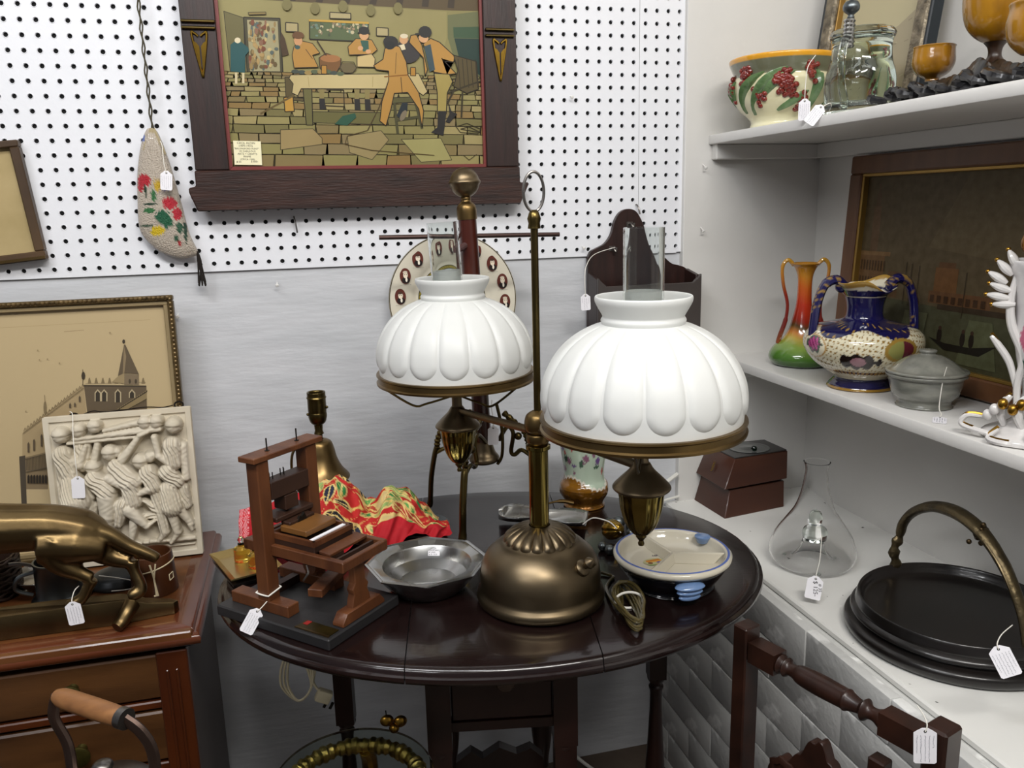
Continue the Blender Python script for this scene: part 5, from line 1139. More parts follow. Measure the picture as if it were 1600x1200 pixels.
for i, (s_, t_, z) in enumerate(((.058, .03, .045), (.048, .035, .055), (.066, .025, .035), (.025, .045, .058), (.012, .05, .048), (.035, .045, .05))): MB().sphere(LP(s_, t_, z), .007, 12, 8, (1, 1, 1.2)).put('gilt_bud', GOLD if i % 2 else WP, rv)

# large dark painting leaning on the right wall
bp_ = thing('picture_frame', 'large dark painting of buildings and boats on water, brown frame, leaning on the lower shelf', 'picture', (1.660, -.497, LS+.001))
before = set(bpy.data.objects)
W2 = .33; HH = .425
frame_rails(bp_, -W2, W2, 0, HH, .036, .036, .036, .036, -.024, -.002, VELV, 'rail', .003)
frame_rails(bp_, -W2+.036, W2-.036, .036, HH-.036, .006, .006, .006, .006, -.020, -.004, mat('gold_fillet', '#9c7b3c', .35, .6), 'gold_fillet', .001)
Hp = homog([(425, 178), (969, 130), (900, 880), (345, 780)], [(-.288, .383), (-.05, .383), (-.05, .042), (-.288, .042)])
# crop coordinates: region [1180,200,1600,720] at 2.307
Hq = homog([(422, 175), (365, 560), (700, 832), (967, 128)], [(-.288, .383), (-.288, .155), (-.14, .042), (-.02, .383)])
pc = Pic(step=.00003, box=(-.288, .288, .042, .383)); pc.P('#4c4632', [Hq((0, 0))]*0+[(0, 0)]*0 or [(422, 175), (967, 128), (1500, 80), (1500, 1100), (300, 900)])
pc = Pic(step=.00003); pc.P('#5a4e38', [(-.288, .042), (.288, .042), (.288, .383), (-.288, .383)])
pc.P('#484834', [(-.288, .042), (.288, .042), (.288, .135), (-.288, .150)]); pc.P('#62563e', [(-.1, .25), (.2, .22), (.288, .30), (.288, .383), (-.02, .383)])
for x0, x1, z0, z1, c in ((-.288, -.215, .150, .235, '#6e5336'), (-.288, -.20, .228, .236, '#7d6140'), (-.262, -.240, .236, .325, '#66503a'), (-.258, -.244, .325, .350, '#5d4a36'), (-.254, -.248, .35, .368, '#5d4a36'), (-.20, -.17, .15, .20, '#5e4730'), (-.075, -.02, .150, .215, '#6d4c2c'), (-.085, .06, .150, .172, '#63452c'), (-.068, -.028, .215, .225, '#5f4228'), (.06, .16, .15, .19, '#57452f'), (-.06, .288, .140, .150, '#3a2f22')):
    pc.P(c, [(x0, z0), (x1, z0), (x1, z1), (x0, z1)])
for i in range(9): pc.P('#4a3826', [(-.284+i*.0085, .160), (-.280+i*.0085, .160), (-.280+i*.0085, .185), (-.284+i*.0085, .185)]); pc.P('#4a3826', [(-.284+i*.0085, .198), (-.280+i*.0085, .198), (-.280+i*.0085, .218), (-.284+i*.0085, .218)])
for i in range(8): pc.P('#3f2c1c', [(-.08+i*.017, .152), (-.07+i*.017, .152), (-.07+i*.017, .165), (-.08+i*.017, .165)])
for x, z in ((-.15, .16), (-.115, .155), (-.135, .158), (.0, .15)): pc.L('#3a2f22', [(x, z-.02), (x, z+.06)], .0018)
pc.P('#5d6047', [(-.15, .06), (-.09, .06), (-.08, .13), (-.14, .13)]); pc.P('#55583f', [(0, .05), (.09, .05), (.07, .13), (.02, .13)])
pc.P('#1f1c16', [(-.07, .088), (-.03, .070), (.05, .070), (.085, .092), (.03, .082), (-.03, .082)]); 
for x in (-.045, .01, .03): pc.E('#231c16', x, .094, .006, .014, 10); pc.E('#3c2a20', x, .108, .004, .004, 8)
pc.P('#2b241b', [(-.2, .10), (-.17, .095), (-.14, .102), (-.17, .106)])
pc.put('painting', mat('old_oil_paint', '#ffffff', .5, attr=True, coat=.0, spec=.25, var='#d8d0c0', scale=60), bp_, loc=(0, -.008, 0), smooth=False, weld=False)
PFM = Matrix.Translation((-.026, 0, 0)) @ Matrix.Rotation(radians(3.2), 4, 'Y')
for o in set(bpy.data.objects)-before:
    if o.parent == bp_: l = o.location.copy(); o.matrix_local = PFM @ RZ @ Matrix.Translation(l)

# ------------------------------------------------------------------ chest of drawers, left
CZ = .705
cdw = thing('chest_of_drawers', 'walnut chest of drawers with moulded top and round brass knobs at the left', 'chest', (-.115, -.24, 0))
XR = .435
MB().box((0, .0, CZ-.009), (2*XR-.02, .42, .0175)).put('top_board', WALNUT, cdw, bevel=.002)
def rim(pts, o_):  # moulded edge
    m = MB(); n_ = len(o_); vs = []; fs = []
    for (x, y, ox, oy) in pts:
        for (a, z) in o_: vs.append((x+ox*a, y+oy*a, z))
    for i in range(len(pts)-1):
        for j in range(n_): j2 = (j+1) % n_; fs.append((i*n_+j, (i+1)*n_+j, (i+1)*n_+j2, i*n_+j2))
    return m.add(vs, fs)
mo = [(-.03, CZ), (0, CZ+.0005), (.003, CZ-.002), (.004, CZ-.006), (.010, CZ-.007), (.014, CZ-.013), (.013, CZ-.022), (.006, CZ-.027), (-.006, CZ-.031), (-.03, CZ-.031)]
rim([(XR-.012, .21, 1, 0), (XR-.012, -.197, 1, 0), (XR-.012, -.197, 1, -1)][:2]+[(XR-.012, -.197, 1, -1), (-XR+.012, -.197, 0, -1)], mo).put('top_moulding', mat('walnut_edge', '#4a2314', .25, var='#6a3820', scale=5, coat=.5), cdw, angle=50)
MB().box((XR-.035, .0, .335), (.012, .39, .67)).put('side_panel', mat('dusty_side', '#5c5552', .5, var='#665f5c', scale=5), cdw)
m = MB(); m.box((XR-.045, -.188, .335), (.046, .02, .67)); 
m.put('stile', WALNUTD, cdw, bevel=.002)
for dx_ in (-.008, .006): MB().box((XR-.045+dx_, -.199, .33), (.004, .004, .62)).put('reeding', WALNUTD, cdw, bevel=.001)
for i, (z1, z0) in enumerate(((.667, .590), (.570, .482), (.462, .35), (.33, .20), (.18, .06))):
    dr = MB().box((-.015, -.186, (z0+z1)/2), (.77, .018, z1-z0-.003)).put('drawer', WALF, cdw, bevel=.003)
    for x in (.247, -.25):
        m = MB(); m.M = Matrix.Translation((x, -.194, (z0+z1)/2+.002)) @ Matrix.Rotation(pi/2, 4, 'X'); m.lathe(prof([(.008, 0), (.006, .008), (.007, .014), (.0145, .019), (.0165, .023), (.015, .026), (0, .0275)], 3), 24); m.put('knob', mat('green_brass', '#5d5428', .38, .8, var='#47431f', scale=70) if 'green_brass' not in bpy.data.materials else bpy.data.materials['green_brass'], dr)
    MB().box((-.015, -.189, z0-.0095), (.77, .012, .013)).put('rail', WALNUTD, cdw, bevel=.002)
MB().box((-.02, .02, .33), (.80, .36, .62)).put('carcass', DARK, cdw)
MB().box((0, .19, .35), (.80, .01, .66)).put('back_panel', WALNUTD, cdw)

# sepia view leaning behind the relief
vf = thing('picture_frame', 'sepia view of a palace and bell tower in a carved gilt-brown frame on the chest', 'picture', (0.0, -.085, CZ+.001), (radians(-5.5), 0, 0))
x0, x1, z1 = -.34, .282, .478
frame_rails(vf, x0, x1, 0, z1, .010, .010, .010, .010, -.022, -.002, mat('frame_outer', '#4a3b24', .4, .4, var='#6d5a38', scale=60), 'outer_rail', .002)
def beads(parent, pts_, n_, name):
    m = MB()
    for i in range(n_):
        t = (i+.5)/n_; x = pts_[0][0]+(pts_[1][0]-pts_[0][0])*t; z = pts_[0][1]+(pts_[1][1]-pts_[0][1])*t
        m.sphere((x, -.0225, z), .0032, 6, 4, (1.0, .7, 1.5) if pts_[0][0] == pts_[1][0] else (1.5, .7, 1))
    m.put(name, mat('carved_gilt', '#7a6440', .35, .6, var='#3c2f1c', scale=90), parent)['kind'] = 'stuff'
beads(vf, ((x1-.0045, .01), (x1-.0045, z1-.004)), 60, 'leaf_carving'); beads(vf, ((x0, z1-.0045), (x1-.005, z1-.0045)), 80, 'leaf_carving')
frame_rails(vf, x0+.010, x1-.010, .010, z1-.010, .008, .008, .008, .008, -.016, -.002, mat('frame_inner', '#8c7a58', .45, .2), 'inner_rail', .001)
Hv = homog([(1035, 130), (0, 185), (1095, 775), (0, 1020)], [(.2675, .4651), (-.0088, .4638), (.2667, .2708), (-.0348, .2241)])
bxx = (x0+.018, x1-.018, .018, z1-.018)
pc = Pic(Hv, step=.00003, box=bxx)
pc.H = lambda p: p; pc.P('#b6a27c', [(bxx[0], bxx[2]), (bxx[1], bxx[2]), (bxx[1], bxx[3]), (bxx[0], bxx[3])]); pc.H = Hv
pc.L('#a8946c', [(-20, 292), (940, 240)], 3); pc.L('#9a8662', [(400, 315), (525, 305)], 4)
W1 = '#7a6a4e'; W2c = '#5f5240'; W3 = '#40382c'
pc.P('#a08c69', [(525, 650), (540, 820), (545, 1250), (140, 1250), (140, 950), (290, 820)])
pc.P('#7d6c52', [(120, 1110), (300, 1065), (300, 1300), (130, 1300)]); pc.P('#4b4338', [(120, 1095), (158, 1088), (168, 1400), (135, 1400)])
pc.P(W2c, [(525, 650), (915, 655), (920, 830), (545, 815)]); pc.P('#5b4f3f', [(545, 815), (720, 800), (720, 1250), (560, 1250)])
pc.L(W3, [(520, 652), (915, 656)], 9); pc.L('#9a8a6a', [(535, 640), (912, 632)], 6)
for i in range(9): pc.P(W1, [(548+i*42, 640), (555+i*42, 606), (562+i*42, 602), (572+i*42, 640)])
for x, y, h in ((598, 682, 68), (638, 682, 68), (724, 680, 76), (812, 682, 46)):
    pc.P('#b0a080', [(x-6, y+h), (x-6, y+14), (x+13, y-8), (x+34, y+14), (x+34, y+h)]); pc.P('#3c352b', [(x, y+h), (x, y+18), (x+13, y+2), (x+27, y+18), (x+27, y+h)])
pc.P('#857453', [(730, 800), (918, 680), (918, 740), (810, 800)])
for i in range(14): pc.L('#3a3228', [(745+i*13, 800-i*8.3), (752+i*13, 790-i*8.3)], 6); 
pc.L('#3a3228', [(740, 800), (918, 690)], 4); pc.L('#3a3228', [(800, 800), (918, 735)], 4)
pc.P('#5f5240', [(738, 592), (776, 395), (784, 395), (868, 578), (820, 574), (776, 574)]); pc.P('#857458', [(776, 400), (790, 470), (778, 574), (768, 578)]); pc.E(W3, 774, 376, 9, 14, 8)
pc.P('#93815f', [(700, 630), (742, 590), (778, 574), (778, 640)]); pc.P('#776852', [(778, 578), (868, 578), (868, 645), (778, 645)]); 
for x in (812, 850): pc.E('#4a4032', x, 625, 8, 16, 8)
pc.E(W3, 522, 590, 12, 26, 8); pc.L(W3, [(518, 550), (520, 650)], 3); pc.E(W1, 283, 790, 10, 44, 8); pc.L(W1, [(280, 710), (284, 800)], 3)
for i in range(20): x = 150+i*19; y = 930-i*14.5; pc.L(W1, [(x, y+8), (x+8, y-16), (x+16, y)], 3)
pc.L(W1, [(145, 950), (525, 665)], 4)
for x, y, h in ((500, 715, 38), (440, 760, 30), (470, 757, 26), (262, 955, 75), (215, 985, 72), (180, 1005, 62), (350, 900, 60)): pc.P('#55493a', [(x-5, y+h), (x-6, y+10), (x, y-3), (x+6, y+10), (x+6, y+h)])
for i in range(16): pc.L('#4d4436', [(168+i*9, 1108-i*2), (170+i*9, 1180)], 3)
pc.L('#4d4436', [(160, 1110), (300, 1075)], 4); pc.L('#5a5040', [(165, 1190), (300, 1160)], 5)
for i in range(7): pc.P('#302a23', [(175+i*18, 1260), (175+i*18, 1215), (182+i*18, 1205), (188+i*18, 1215), (188+i*18, 1260)])
for a, b in ((250, 490), (300, 485), (165, 810), (690, 320), (375, 510), (240, 430)): pc.E('#8c7a58', a, b, 5, 4, 6)
pc.put('sepia_print', COLGL, vf, loc=(0, -.006, 0), smooth=False, weld=False)
t = thing('hanging_wire', 'twisted iron hanging wire with two rings behind the top edge of the relief', 'wire', (0, -.095, CZ))
MB().tube(spline([(.105, -.004, .270), (.13, -.002, .279), (.15, -.003, .276), (.185, -.002, .277), (.22, -.003, .279), (.25, -.002, .276), (.268, -.004, .279)], 6), .0011, 5).put('wire', IRON, t)
for x, z in ((.100, .272), (.278, .279)): MB().tube([(x+.0075*cos(a), -.004, z+.006*sin(a)) for a in [2*pi*i/16 for i in range(16)]], .0016, 6, True).put('ring', IRON, t)

# plaster relief of singing figures (height field)
rl = thing('plaster_relief', 'square cream plaster relief of robed singing children, leaning against the sepia picture', 'relief', (.176, -.128, CZ+.001), (radians(-7), 0, 0))
NX, NZ = 300, 330; RWd, RHt = .246, .276
Hr = homog([(52, 150), (1165, 62), (1240, 1135), (100, 1255)], [(0, 1), (1, 1), (1, 0), (0, 0)])
gx, gz = np.meshgrid(np.linspace(0, 1, NX), np.linspace(0, 1, NZ)); AR = RWd/RHt
Hh = np.zeros_like(gx)
def blend(h, k=.12): 
    global Hh
    Hh = np.maximum(Hh, h)
def cap(p, q, r0, r1, top=.5, fold=0, ff=60):
    (x0_, z0_), (x1_, z1_) = Hr(p), Hr(q); X = gx*AR; x0_ *= AR; x1_ *= AR
    dx_, dz_ = x1_-x0_, z1_-z0_; L2 = dx_*dx_+dz_*dz_+1e-9
    t = np.clip(((X-x0_)*dx_+(gz-z0_)*dz_)/L2, 0, 1); px_, pz_ = x0_+t*dx_, z0_+t*dz_
    d = np.hypot(X-px_, gz-pz_); r = (r0+(r1-r0)*t)/1060
    s_ = np.clip(1-(d/r)**2, 0, None)**.5*r
    lat = ((X-x0_)*dz_-(gz-z0_)*dx_)/math.sqrt(L2)
    h = np.where(s_ > 0, s_*.9+top*np.minimum(1, s_/r*2.2)*.055*(1+(fold*.34*(np.abs(np.sin(lat*ff*4+t*4+(.5*np.sin(t*6+ff))))-.6) if fold else 0)), 0)
    blend(h)
def head(x, y, r=42, face=1):
    cap((x, y-4), (x, y+8), r, r*.85, .85); cap((x+face*r*.45, y-r*.05), (x+face*r*.62, y+r*.22), r*.13, r*.17, 1.12); cap((x+face*r*.4, y+r*.5), (x+face*r*.55, y+r*.5), r*.14, r*.12, 1.0)
    for k in range(11): a = pi*(.95+k*.125) if face > 0 else pi*(.80+k*.125); cap((x+r*.75*cos(a), y+r*.82*sin(a)), (x+r*.95*cos(a+.3), y+r*.98*sin(a+.3)), r*.24, r*.15, 1.0)
# background figures
for x, y in ((330, 230), (450, 200), (830, 170), (915, 165)): head(x, y, 48, 1 if x < 600 else -1)
head(195, 265, 56, 1); head(1045, 190, 58, -1)
cap((300, 290), (940, 215), 16, 20, .95); cap((250, 320), (780, 268), 14, 14, .9); cap((520, 230), (770, 175), 16, 24, .8); cap((520, 265), (900, 200), 20, 26, .8)
# left figure
cap((205, 400), (250, 520), 68, 62, .8, 1, 30); cap((255, 540), (290, 720), 62, 105, .75, 1, 45); cap((180, 390), (330, 470), 45, 34, 1.0); cap((330, 470), (380, 340), 30, 18, 1.0)
cap((170, 500), (180, 760), 24, 34, .5, 1, 30); cap((265, 740), (280, 860), 34, 30, .7); cap((385, 730), (395, 880), 34, 26, .7); cap((150, 780), (190, 800), 20, 22, .5)
cap((330, 350), (350, 480), 40, 45, .5, 1, 30); cap((470, 300), (440, 430), 22, 28, .7); cap((400, 300), (380, 420), 20, 26, .6)
# boy in front left
head(425, 490, 52, 1); cap((430, 570), (520, 660), 62, 66, .95, 1, 30); cap((520, 700), (520, 840), 66, 50, .95); cap((515, 850), (500, 990), 46, 30, .85); cap((545, 560), (690, 640), 34, 26, 1.2); cap((690, 640), (745, 680), 24, 16, 1.25)
cap((400, 600), (410, 700), 30, 26, .8); cap((420, 760), (400, 900), 30, 20, .5); cap((570, 840), (560, 1020), 30, 20, .4)
# centre singer
head(555, 385, 55, 1); head(610, 380, 34, 1); cap((600, 480), (700, 590), 58, 76, .85, 1, 26); cap((650, 430), (790, 260), 34, 20, 1.0); cap((790, 260), (850, 235), 18, 16, 1.1); cap((700, 600), (720, 730), 70, 62, .8, 1, 36)
cap((640, 760), (600, 890), 58, 34, .9, 1, 30); cap((690, 790), (820, 910), 50, 26, 1.1); cap((820, 910), (875, 875), 22, 14, 1.1); cap((720, 880), (695, 1010), 36, 24, .8); cap((670, 1025), (760, 1045), 18, 14, .7)
cap((690, 545), (760, 580), 40, 40, 1.0)
# right-centre
head(785, 445, 55, -1); cap((860, 410), (880, 400), 44, 34, .8); cap((840, 520), (880, 620), 62, 58, .8, 1, 30); cap((850, 640), (750, 680), 32, 18, 1.2); cap((870, 600), (850, 650), 34, 30, 1.1)
cap((800, 720), (900, 800), 22, 30, .7, 1, 26); cap((780, 840), (890, 840), 24, 24, .6, 1, 30); cap((900, 680), (950, 960), 50, 34, .55, 1, 36); cap((960, 960), (900, 1030), 28, 16, .6)
# right figure
cap((1030, 330), (1040, 450), 68, 60, .8, 1, 30); cap((1110, 340), (1130, 560), 40, 30, .6); cap((900, 270), (930, 400), 26, 24, 1.1); cap((930, 400), (1030, 470), 28, 26, 1.15)
cap((990, 520), (1060, 590), 62, 50, .95, 1, 34); cap((1000, 640), (1020, 770), 66, 76, .8, 1, 44); cap((1100, 640), (1130, 760), 40, 34, .7, 1, 34); cap((1010, 800), (1050, 960), 42, 26, .85); cap((1060, 960), (1000, 1040), 24, 15, .8); cap((1080, 800), (1160, 900), 40, 24, .7); cap((1150, 900), (1165, 940), 22, 16, .8)
cap((840, 1035), (950, 1030), 16, 12, .5); cap((780, 1050), (1190, 1010), 12, 20, .3)
noise_ = .0012*(np.sin(gx*90+3*np.sin(gz*40))*np.sin(gz*110))
k_ = np.array([1, 2, 1])/4
for _ in range(1):
    Hh = np.apply_along_axis(lambda r: np.convolve(r, k_, 'same'), 0, Hh); Hh = np.apply_along_axis(lambda r: np.convolve(r, k_, 'same'), 1, Hh)
panel = ((gx > .05) & (gx < .95) & (gz > .07) & (gz < .955))
sill = np.clip(1-np.abs(gz-.075)/.012, 0, 1)*.018*((gx > .07) & (gx < .95))
Z_ = Hh*1.0 + sill + noise_*(Hh > .01); edge = np.minimum(np.minimum(gx, 1-gx)*AR, np.minimum(gz, 1-gz)); Z_ = np.where(edge < .035, .012+0*Z_, Z_*1.0)
Z_ = np.maximum(Z_*RHt*1.35, 0)
vs = np.stack([(gx-.5)*RWd, -.020-Z_, gz*RHt], -1).reshape(-1, 3)
me = bpy.data.meshes.new('figures'); idx = np.arange(NX*NZ).reshape(NZ, NX)
fsq = np.stack([idx[:-1, :-1], idx[:-1, 1:], idx[1:, 1:], idx[1:, :-1]], -1).reshape(-1, 4)
me.from_pydata(vs.tolist(), [], fsq.tolist()); me.update(); me.shade_smooth(); obj('figures', me, PLAST, rl)
MB().box((0, -.0135, RHt/2), (RWd+.001, .0135, RHt+.001)).put('slab', PLAST, rl, bevel=.002)

# leather beaker, pewter tankard, lid
lc = thing('leather_beaker', 'brown leather beaker with a cream Y-shaped inlay behind the brass panther', 'beaker', (.234, -.282, CZ))
m = MB(); m.lathe([(0, .003), (.036, 0), (.0375, .002), (.0335, .066), (.0325, .069), (.030, .069), (.0285, .062), (.031, .006), (0, .006)], 48, close=False); m.put('beaker_body', LEATH, lc, angle=50)
def onc(a, z, e=.0006): r = .0375-.0040*(z-.002)/.064+e; return (r*cos(a), r*sin(a), z)
ca = math.atan2(-1.42, .27)
m = MB(); m.tube([onc(ca+x, z) for x, z in [(.05, .006), (.03, .02), (.0, .035), (-.03, .045), (-.12, .060)]], [.0028, .0018, .0014, .0016, .0016], 6); m.tube([onc(ca+x, z) for x, z in [(.0, .035), (.08, .05), (.14, .06)]], .0013, 6); m.tube([onc(ca+.02+x, .006) for x in (-.1, .1)], .0016, 6); m.put('inlay', BONE, lc)
MB().tube([onc(ca+x, .049+.006*sin(x*1.2)) for x in np.linspace(-.9, 1.6, 30)], .0011, 5).put('band_line', BONE, lc)
MB().tube([onc(ca+x, z) for x, z in ((.72, .024), (.98, .026), (.98, .036), (.72, .034), (.72, .024))], .0008, 5).put('label_mark', BONE, lc)
tk = thing('pewter_tankard', 'dull grey pewter tankard with a lever, standing behind the panther', 'tankard', (.086, -.262, CZ))
m = MB(); m.lathe([(0, .002), (.045, 0), (.046, .003), (.040, .009), (.038, .012), (.0365, .064), (.038, .066), (.0375, .069), (.0345, .069), (.035, .012), (0, .010)], 56, close=False); m.put('tankard_body', PEWD, tk, angle=50)
m = MB(); m.tube(spline([(-.034, -.012, .055), (-.056, -.018, .050), (-.062, -.018, .030), (-.04, -.012, .015)], 6), .0035, 8); m.put('handle', PEWD, tk)
MB().tube(spline([(-.036, -.01, .066), (-.052, -.016, .074), (-.066, -.02, .076)], 4), .0032, 8).put('thumb_lever', STEEL, tk)
ld = thing('pewter_dish', 'grey pewter lidded dish with white string beside the tankard', 'dish', (.165, -.232, CZ))
m = MB(); m.lathe(prof([(0, 0), (.036, 0), (.042, .004), (.040, .012), (.034, .020), (.015, .026), (0, .027)], 4), 40); m.put('dish_lid', mat('lid_pewter', '#3f4143', .4, .8), ld)
m = MB(); m.tube(spline([(-.02, -.03, .03), (.01, -.035, .024), (.04, -.04, .014), (.03, -.045, .006), (0, -.045, .006)], 6), .0009, 5); m.put('string', STRING, ld)
t = thing('silver_dish', 'small bright metal dish edge behind the tankard', 'dish', (.046, -.205, CZ))
m = MB(); m.lathe(prof([(.02, 0), (.03, .004), (.050, .022), (.052, .026), (.049, .024), (.03, .008), (0, .004)], 4), 48); m.put('dish_body', PEWT, t)
t = thing('wicker_basket', 'dark woven basket at the left edge behind the panther', 'basket', (-.045, -.215, CZ))
m = MB(); m.lathe([(.05, 0), (.055, .03), (.053, .068), (.049, .068), (.049, .005), (0, .004)], 60, rf=lambda a, t_, z: 1+.02*sin(a*24)); m.put('weave', WICK, t)
for k in range(9): MB().tube([(.0565*cos(a), .0565*sin(a), .005+.0075*k+.0018*sin(a*12+pi*(k % 2))) for a in [2*pi*i/96 for i in range(96)]], .0026, 6, True).put('strand', WICK, t)

# brass panther on its log base
pn = thing('panther_figure', 'large brass panther stalking along a branch-shaped base, head out of frame', 'figurine', (.0, -.385, CZ))
m = MB()
def T(pts, rs, n=5, flat=1.0, y=0):
    P = spline([(p[0], p[1] if len(p) > 2 else y, p[-1]-CZ) for p in pts], n); k = len(P)
    rr_ = np.interp(np.linspace(0, 1, k), np.linspace(0, 1, len(rs)), rs)
    m.tube(P, list(rr_), 14, flat=flat)
T([(-.22, .872), (-.16, .885), (-.10, .882), (-.04, .880), (.02, .877), (.07, .873), (.12, .868), (.160, .856), (.185, .843)], [.030, .034, .040, .040, .040, .037, .035, .034, .022], 6, 1.0, .012)
m.sphere((-.045, .012, .882-CZ), .041, 16, 12, (1.4, .62, 1))
T([(.17, .858), (.195, .848), (.222, .826), (.252, .807), (.262, .799)], [.020, .0145, .0115, .0095, .008], 6, 1, .006)
# near hind leg (striding forward)
T([(.128, -.008, .857), (.118, -.010, .838), (.130, -.010, .815), (.152, -.008, .797), (.168, -.008, .786)], [.024, .022, .017, .0115, .0095])
T([(.168, -.008, .786), (.160, -.008, .772), (.152, -.008, .758), (.140, -.010, .750), (.128, -.010, .747)], [.0105, .0088, .0090, .0095, .0085])
# far hind leg
T([(.165, .018, .850), (.178, .016, .828), (.196, .012, .810), (.222, .006, .800)], [.030, .026, .016, .0105])
T([(.223, .006, .801), (.226, .004, .785), (.233, .000, .765), (.232, -.002, .754), (.222, -.006, .750), (.216, -.006, .748)], [.0115, .0088, .0090, .0105, .0105, .008])
T([(.10, -.006, .848), (.15, .0, .842), (.19, .004, .83)], [.028, .032, .020])
# fore legs, chest, neck, head
T([(-.10, -.008, .868), (-.105, -.010, .82), (-.085, -.010, .79), (-.10, -.010, .758), (-.118, -.010, .750)], [.026, .018, .0125, .0105, .0115])
T([(-.16, .018, .868), (-.185, .016, .83), (-.18, .012, .79), (-.20, .010, .758), (-.218, .010, .750)], [.024, .017, .0125, .0105, .0115])
T([(-.19, .875), (-.24, .868), (-.28, .862)], [.030, .026, .024], 5, 1, .012)
T([(-.28, .864), (-.305, .858), (-.325, .852)], [.023, .018, .012], 5, 1, .012)
for y in (-.002, .026): m.sphere((-.272, y, .885-CZ), .008, 8, 6, (.6, .6, 1.2))
o = m.put('body', PANTH, pn, weld=False); md = o.modifiers.new('fuse', 'REMESH'); md.mode = 'VOXEL'; md.voxel_size = .0022; md.use_smooth_shade = True
md = o.modifiers.new('soft', 'SMOOTH'); md.factor = .7; md.iterations = 7
m = MB()
pp = [(-.30, -.012), (.205, -.012), (.245, -.004), (.278, .000), (.284, .010), (.272, .018), (.235, .016), (.20, .022), (.10, .030), (-.05, .034), (-.2, .030), (-.30, .026)]
tops = [.036, .040, .026, .020, .020, .022, .030, .040, .040, .038, .036, .034]
n_ = len(pp); m.add([(x, y, 0.0005) for x, y in pp]+[(x, y*.8+.0, z) for (x, y), z in zip(pp, tops)], [tuple(range(n_-1, -1, -1)), tuple(range(n_, 2*n_))]+[(i, (i+1) % n_, (i+1) % n_+n_, i+n_) for i in range(n_)])
m.put('log_base', PANTH, pn, bevel=.0015, seg=2, angle=25)
m = MB(); m.tube(spline([(.218, -.008, .030), (.214, -.020, .024), (.206, -.030, .013), (.200, -.038, .009)], 4), list(np.linspace(.013, .0085, 13)), 14); m.put('branch_stub', PANTH, pn)

# ------------------------------------------------------------------ things low in the picture
gt_ = thing('gilt_table', 'small round table with a clear glass top on a gilt carved ring', 'table', (.53, -.655, 0))
MB().lathe([(0, .548), (.111, .548), (.113, .551), (.111, .554), (0, .554)], 96).put('glass_top', PLATE, gt_, angle=40)
m = MB(); m.tube([(.094*cos(a), .094*sin(a), .534) for a in [2*pi*i/160 for i in range(160)]], [.009+.003*abs(sin(i*.28))+.0015*sin(i*1.9) for i in range(160)], 10, True); m.put('gilt_ring', mat('gilt_leafwork', '#a88c4e', .3, .9, var='#6a5426', scale=60, bump=.6, bscale=120), gt_)
m = MB()
for dx_, dz_ in ((-.010, .005), (.010, 0)): m.sphere((.068+dx_, .088, .568+dz_), .0105, 14, 8, (1, .6, .9))
m.sphere((.068, .086, .560), .008, 12, 8); m.put('bow_finial', GOLD, gt_)
MB().tube([(.058, .088, .565), (.057, .088, .590)], .0010, 5).put('pin', IRON, gt_)
for a in (90, 210, 330):
    a = radians(a-15); m = MB(); m.tube(spline([(.094*cos(a), .094*sin(a), .528), (.115*cos(a), .115*sin(a), .46), (.07*cos(a), .07*sin(a), .25), (.10*cos(a), .10*sin(a), .08), (.14*cos(a), .14*sin(a), .006)], 7), [.012]*8+[.008]*21, 10); m.put('leg', GOLD, gt_)
kt = thing('wooden_handled_kettle', 'old metal kettle with a turned wooden grip, bottom left corner', 'kettle', (.235, -.72, .52))
m = MB(); m.lathe(prof([(0, 0), (.07, 0), (.085, .02), (.088, .06), (.075, .10), (.058, .122), (.055, .126)], 5), 64); m.put('kettle_body', COPPER, kt)
m = MB(); m.lathe(prof([(.056, .126), (.050, .132), (.03, .140), (.012, .146), (.006, .149), (.006, .153), (.011, .157), (.012, .162), (.008, .166), (0, .168)], 4), 40); m.put('lid', STEEL, kt)
hA, hB = Vector((-.050, .043, .247)), Vector((.042, -.014, .237))
hA, hB = Vector((-.052, .046, .236)), Vector((.036, -.022, .232))
ax = (hB-hA).normalized(); 
m = MB(); m.tube([hA+(hB-hA)*t for t in np.linspace(0, 1, 14)], [.0085, .0115, .0122, .0125, .0125, .0125, .0126, .0126, .0126, .0125, .0124, .0122, .0118, .010], 18); m.put('wooden_grip', HANDLEW, kt)
m = MB(); m.tube([hB-ax*.006, hB+ax*.004], .0128, 18); m.put('ferrule', STEEL, kt)
m = MB(); m.tube(spline([tuple(hB), tuple(hB+Vector((.018, -.006, -.018))), tuple(hB+Vector((.028, -.008, -.05))), (.060, -.03, .115)], 6), .0052, 8, flat=1.5); m.tube(spline([tuple(hA), tuple(hA+Vector((-.008, .004, -.03))), tuple(hA+Vector((.004, .0, -.07))), (-.045, .035, .115)], 6), .0052, 8, flat=1.5); 
m.put('bail', COPPER, kt)['kind'] = 'stuff'
t = thing('iron_handle_pot', 'rounded steel pot handle at the bottom left edge beside the kettle', 'pot', (.062, -.755, .52))
m = MB(); m.lathe(prof([(0, 0), (.06, 0), (.075, .03), (.07, .08), (.055, .10)], 4), 48); m.put('pot_body', COPPER, t)
MB().tube(spline([(-.06, 0, .09), (-.05, 0, .19), (.0, 0, .222), (.05, 0, .214), (.075, 0, .185), (.066, 0, .09)], 7), .0085, 10).put('handle', STEEL, t)
t = thing('wooden_crate', 'plain wooden crate under the kettle, below the picture edge', 'crate', (.17, -.72, 0))
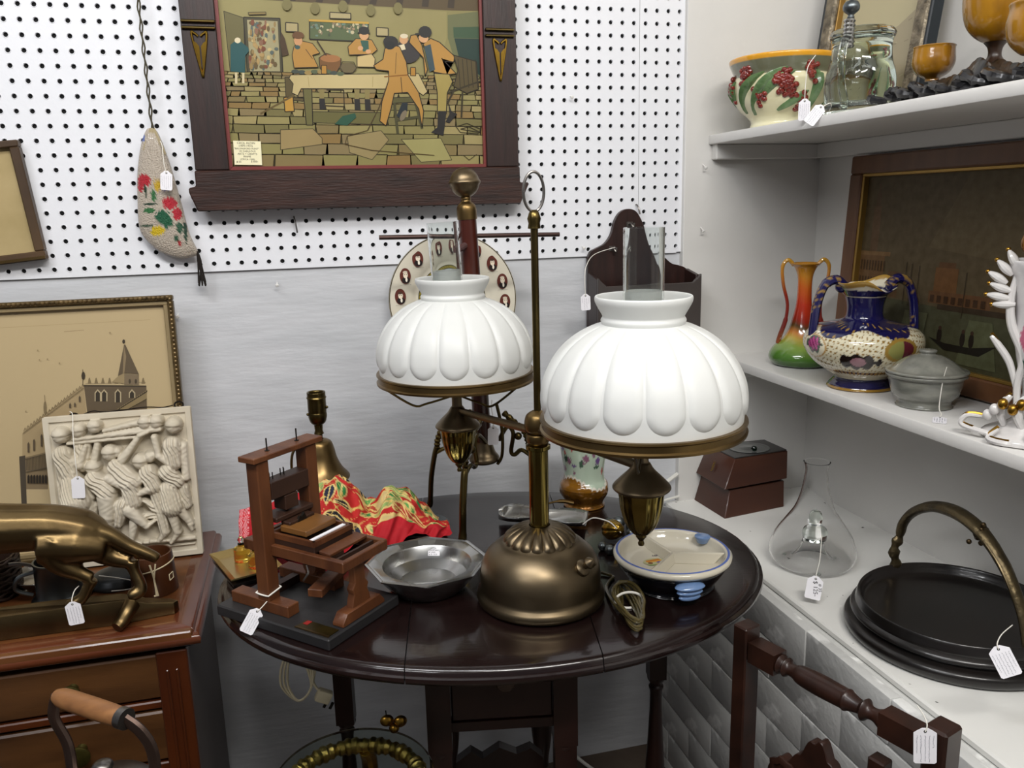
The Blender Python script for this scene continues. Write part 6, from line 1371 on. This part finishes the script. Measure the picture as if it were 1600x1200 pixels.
for z in (.02, .12, .22, .32, .42):
    for y in (-.12, .12): MB().box((0, y, z+.04), (.40, .012, .08)).put('slat', PRESSD, t)
    for x in (-.194, .194): MB().box((x, 0, z+.04), (.012, .228, .08)).put('slat', PRESSD, t)
MB().box((0, 0, .511), (.40, .252, .016)).put('lid_board', PRESSD, t)

hc = thing('hanging_flex', 'looped brown flex with a two-pin plug hanging under the table edge', 'cord', (.466, -.5, .652))
m = MB()
for k in range(3): m.tube(spline([(-.014-.004*k, 0, .010), (-.020-.005*k, .004, -.035), (-.006, .006*k, -.063-.004*k), (.014, 0, -.045), (.010+.004*k, -.002, -.008), (-.002, 0, .012)], 6, True), .0019, 6, True)
m.tube(spline([(-.010, .0, .074), (-.008, 0, .04), (-.004, 0, .010)], 5), .0022, 6); m.tube(spline([(.012, 0, .074), (.010, 0, .030), (.022, 0, -.01), (.018, 0, -.035), (.026, 0, -.052)], 6), .0022, 6); m.put('flex', CORDW, hc)
MB().box((.032, 0, -.062), (.024, .014, .020), ry=.5).put('plug', CORDW, hc, bevel=.003, seg=2)
for k in (-1, 1): MB().box((.038+k*.0045, 0, -.079+k*-.002), (.0045, .0012, .012), ry=.5).put('pin', IRON, hc)
t = thing('white_cable', 'white cable crossing the floor under the table', 'cable', (1.10, -.03, .004))
MB().tube(spline([(-.09, .0, .10), (-.04, .01, .035), (0, -.02, .004), (.04, -.09, .002), (.06, -.25, .002)], 7), .0042, 8).put('sheath', PVC, t)
t = thing('white_conduit', 'thick white cable reaching the ledge corner behind the lamp', 'cable', (1.29, -.03, .642))
MB().tube(spline([(-.06, 0, .028), (-.035, 0, .036), (.0, .004, .052), (.038, .012, .070)], 5), .0048, 8).put('sheath', PVC, t)
MB().tube(spline([(-.048, .005, .004), (0, .008, .010), (.042, .010, .016)], 5), .0028, 8).put('sheath', PVC, t)
t = thing('brown_hose', 'green-brown rod leaning on the wall under the table', 'rod', (.93, -.12, 0.45))
MB().tube([(0, 0, -.05), (.045, .05, .20)], .010, 10).put('rod', mat('olive_rod', '#4a4634', .6), t)
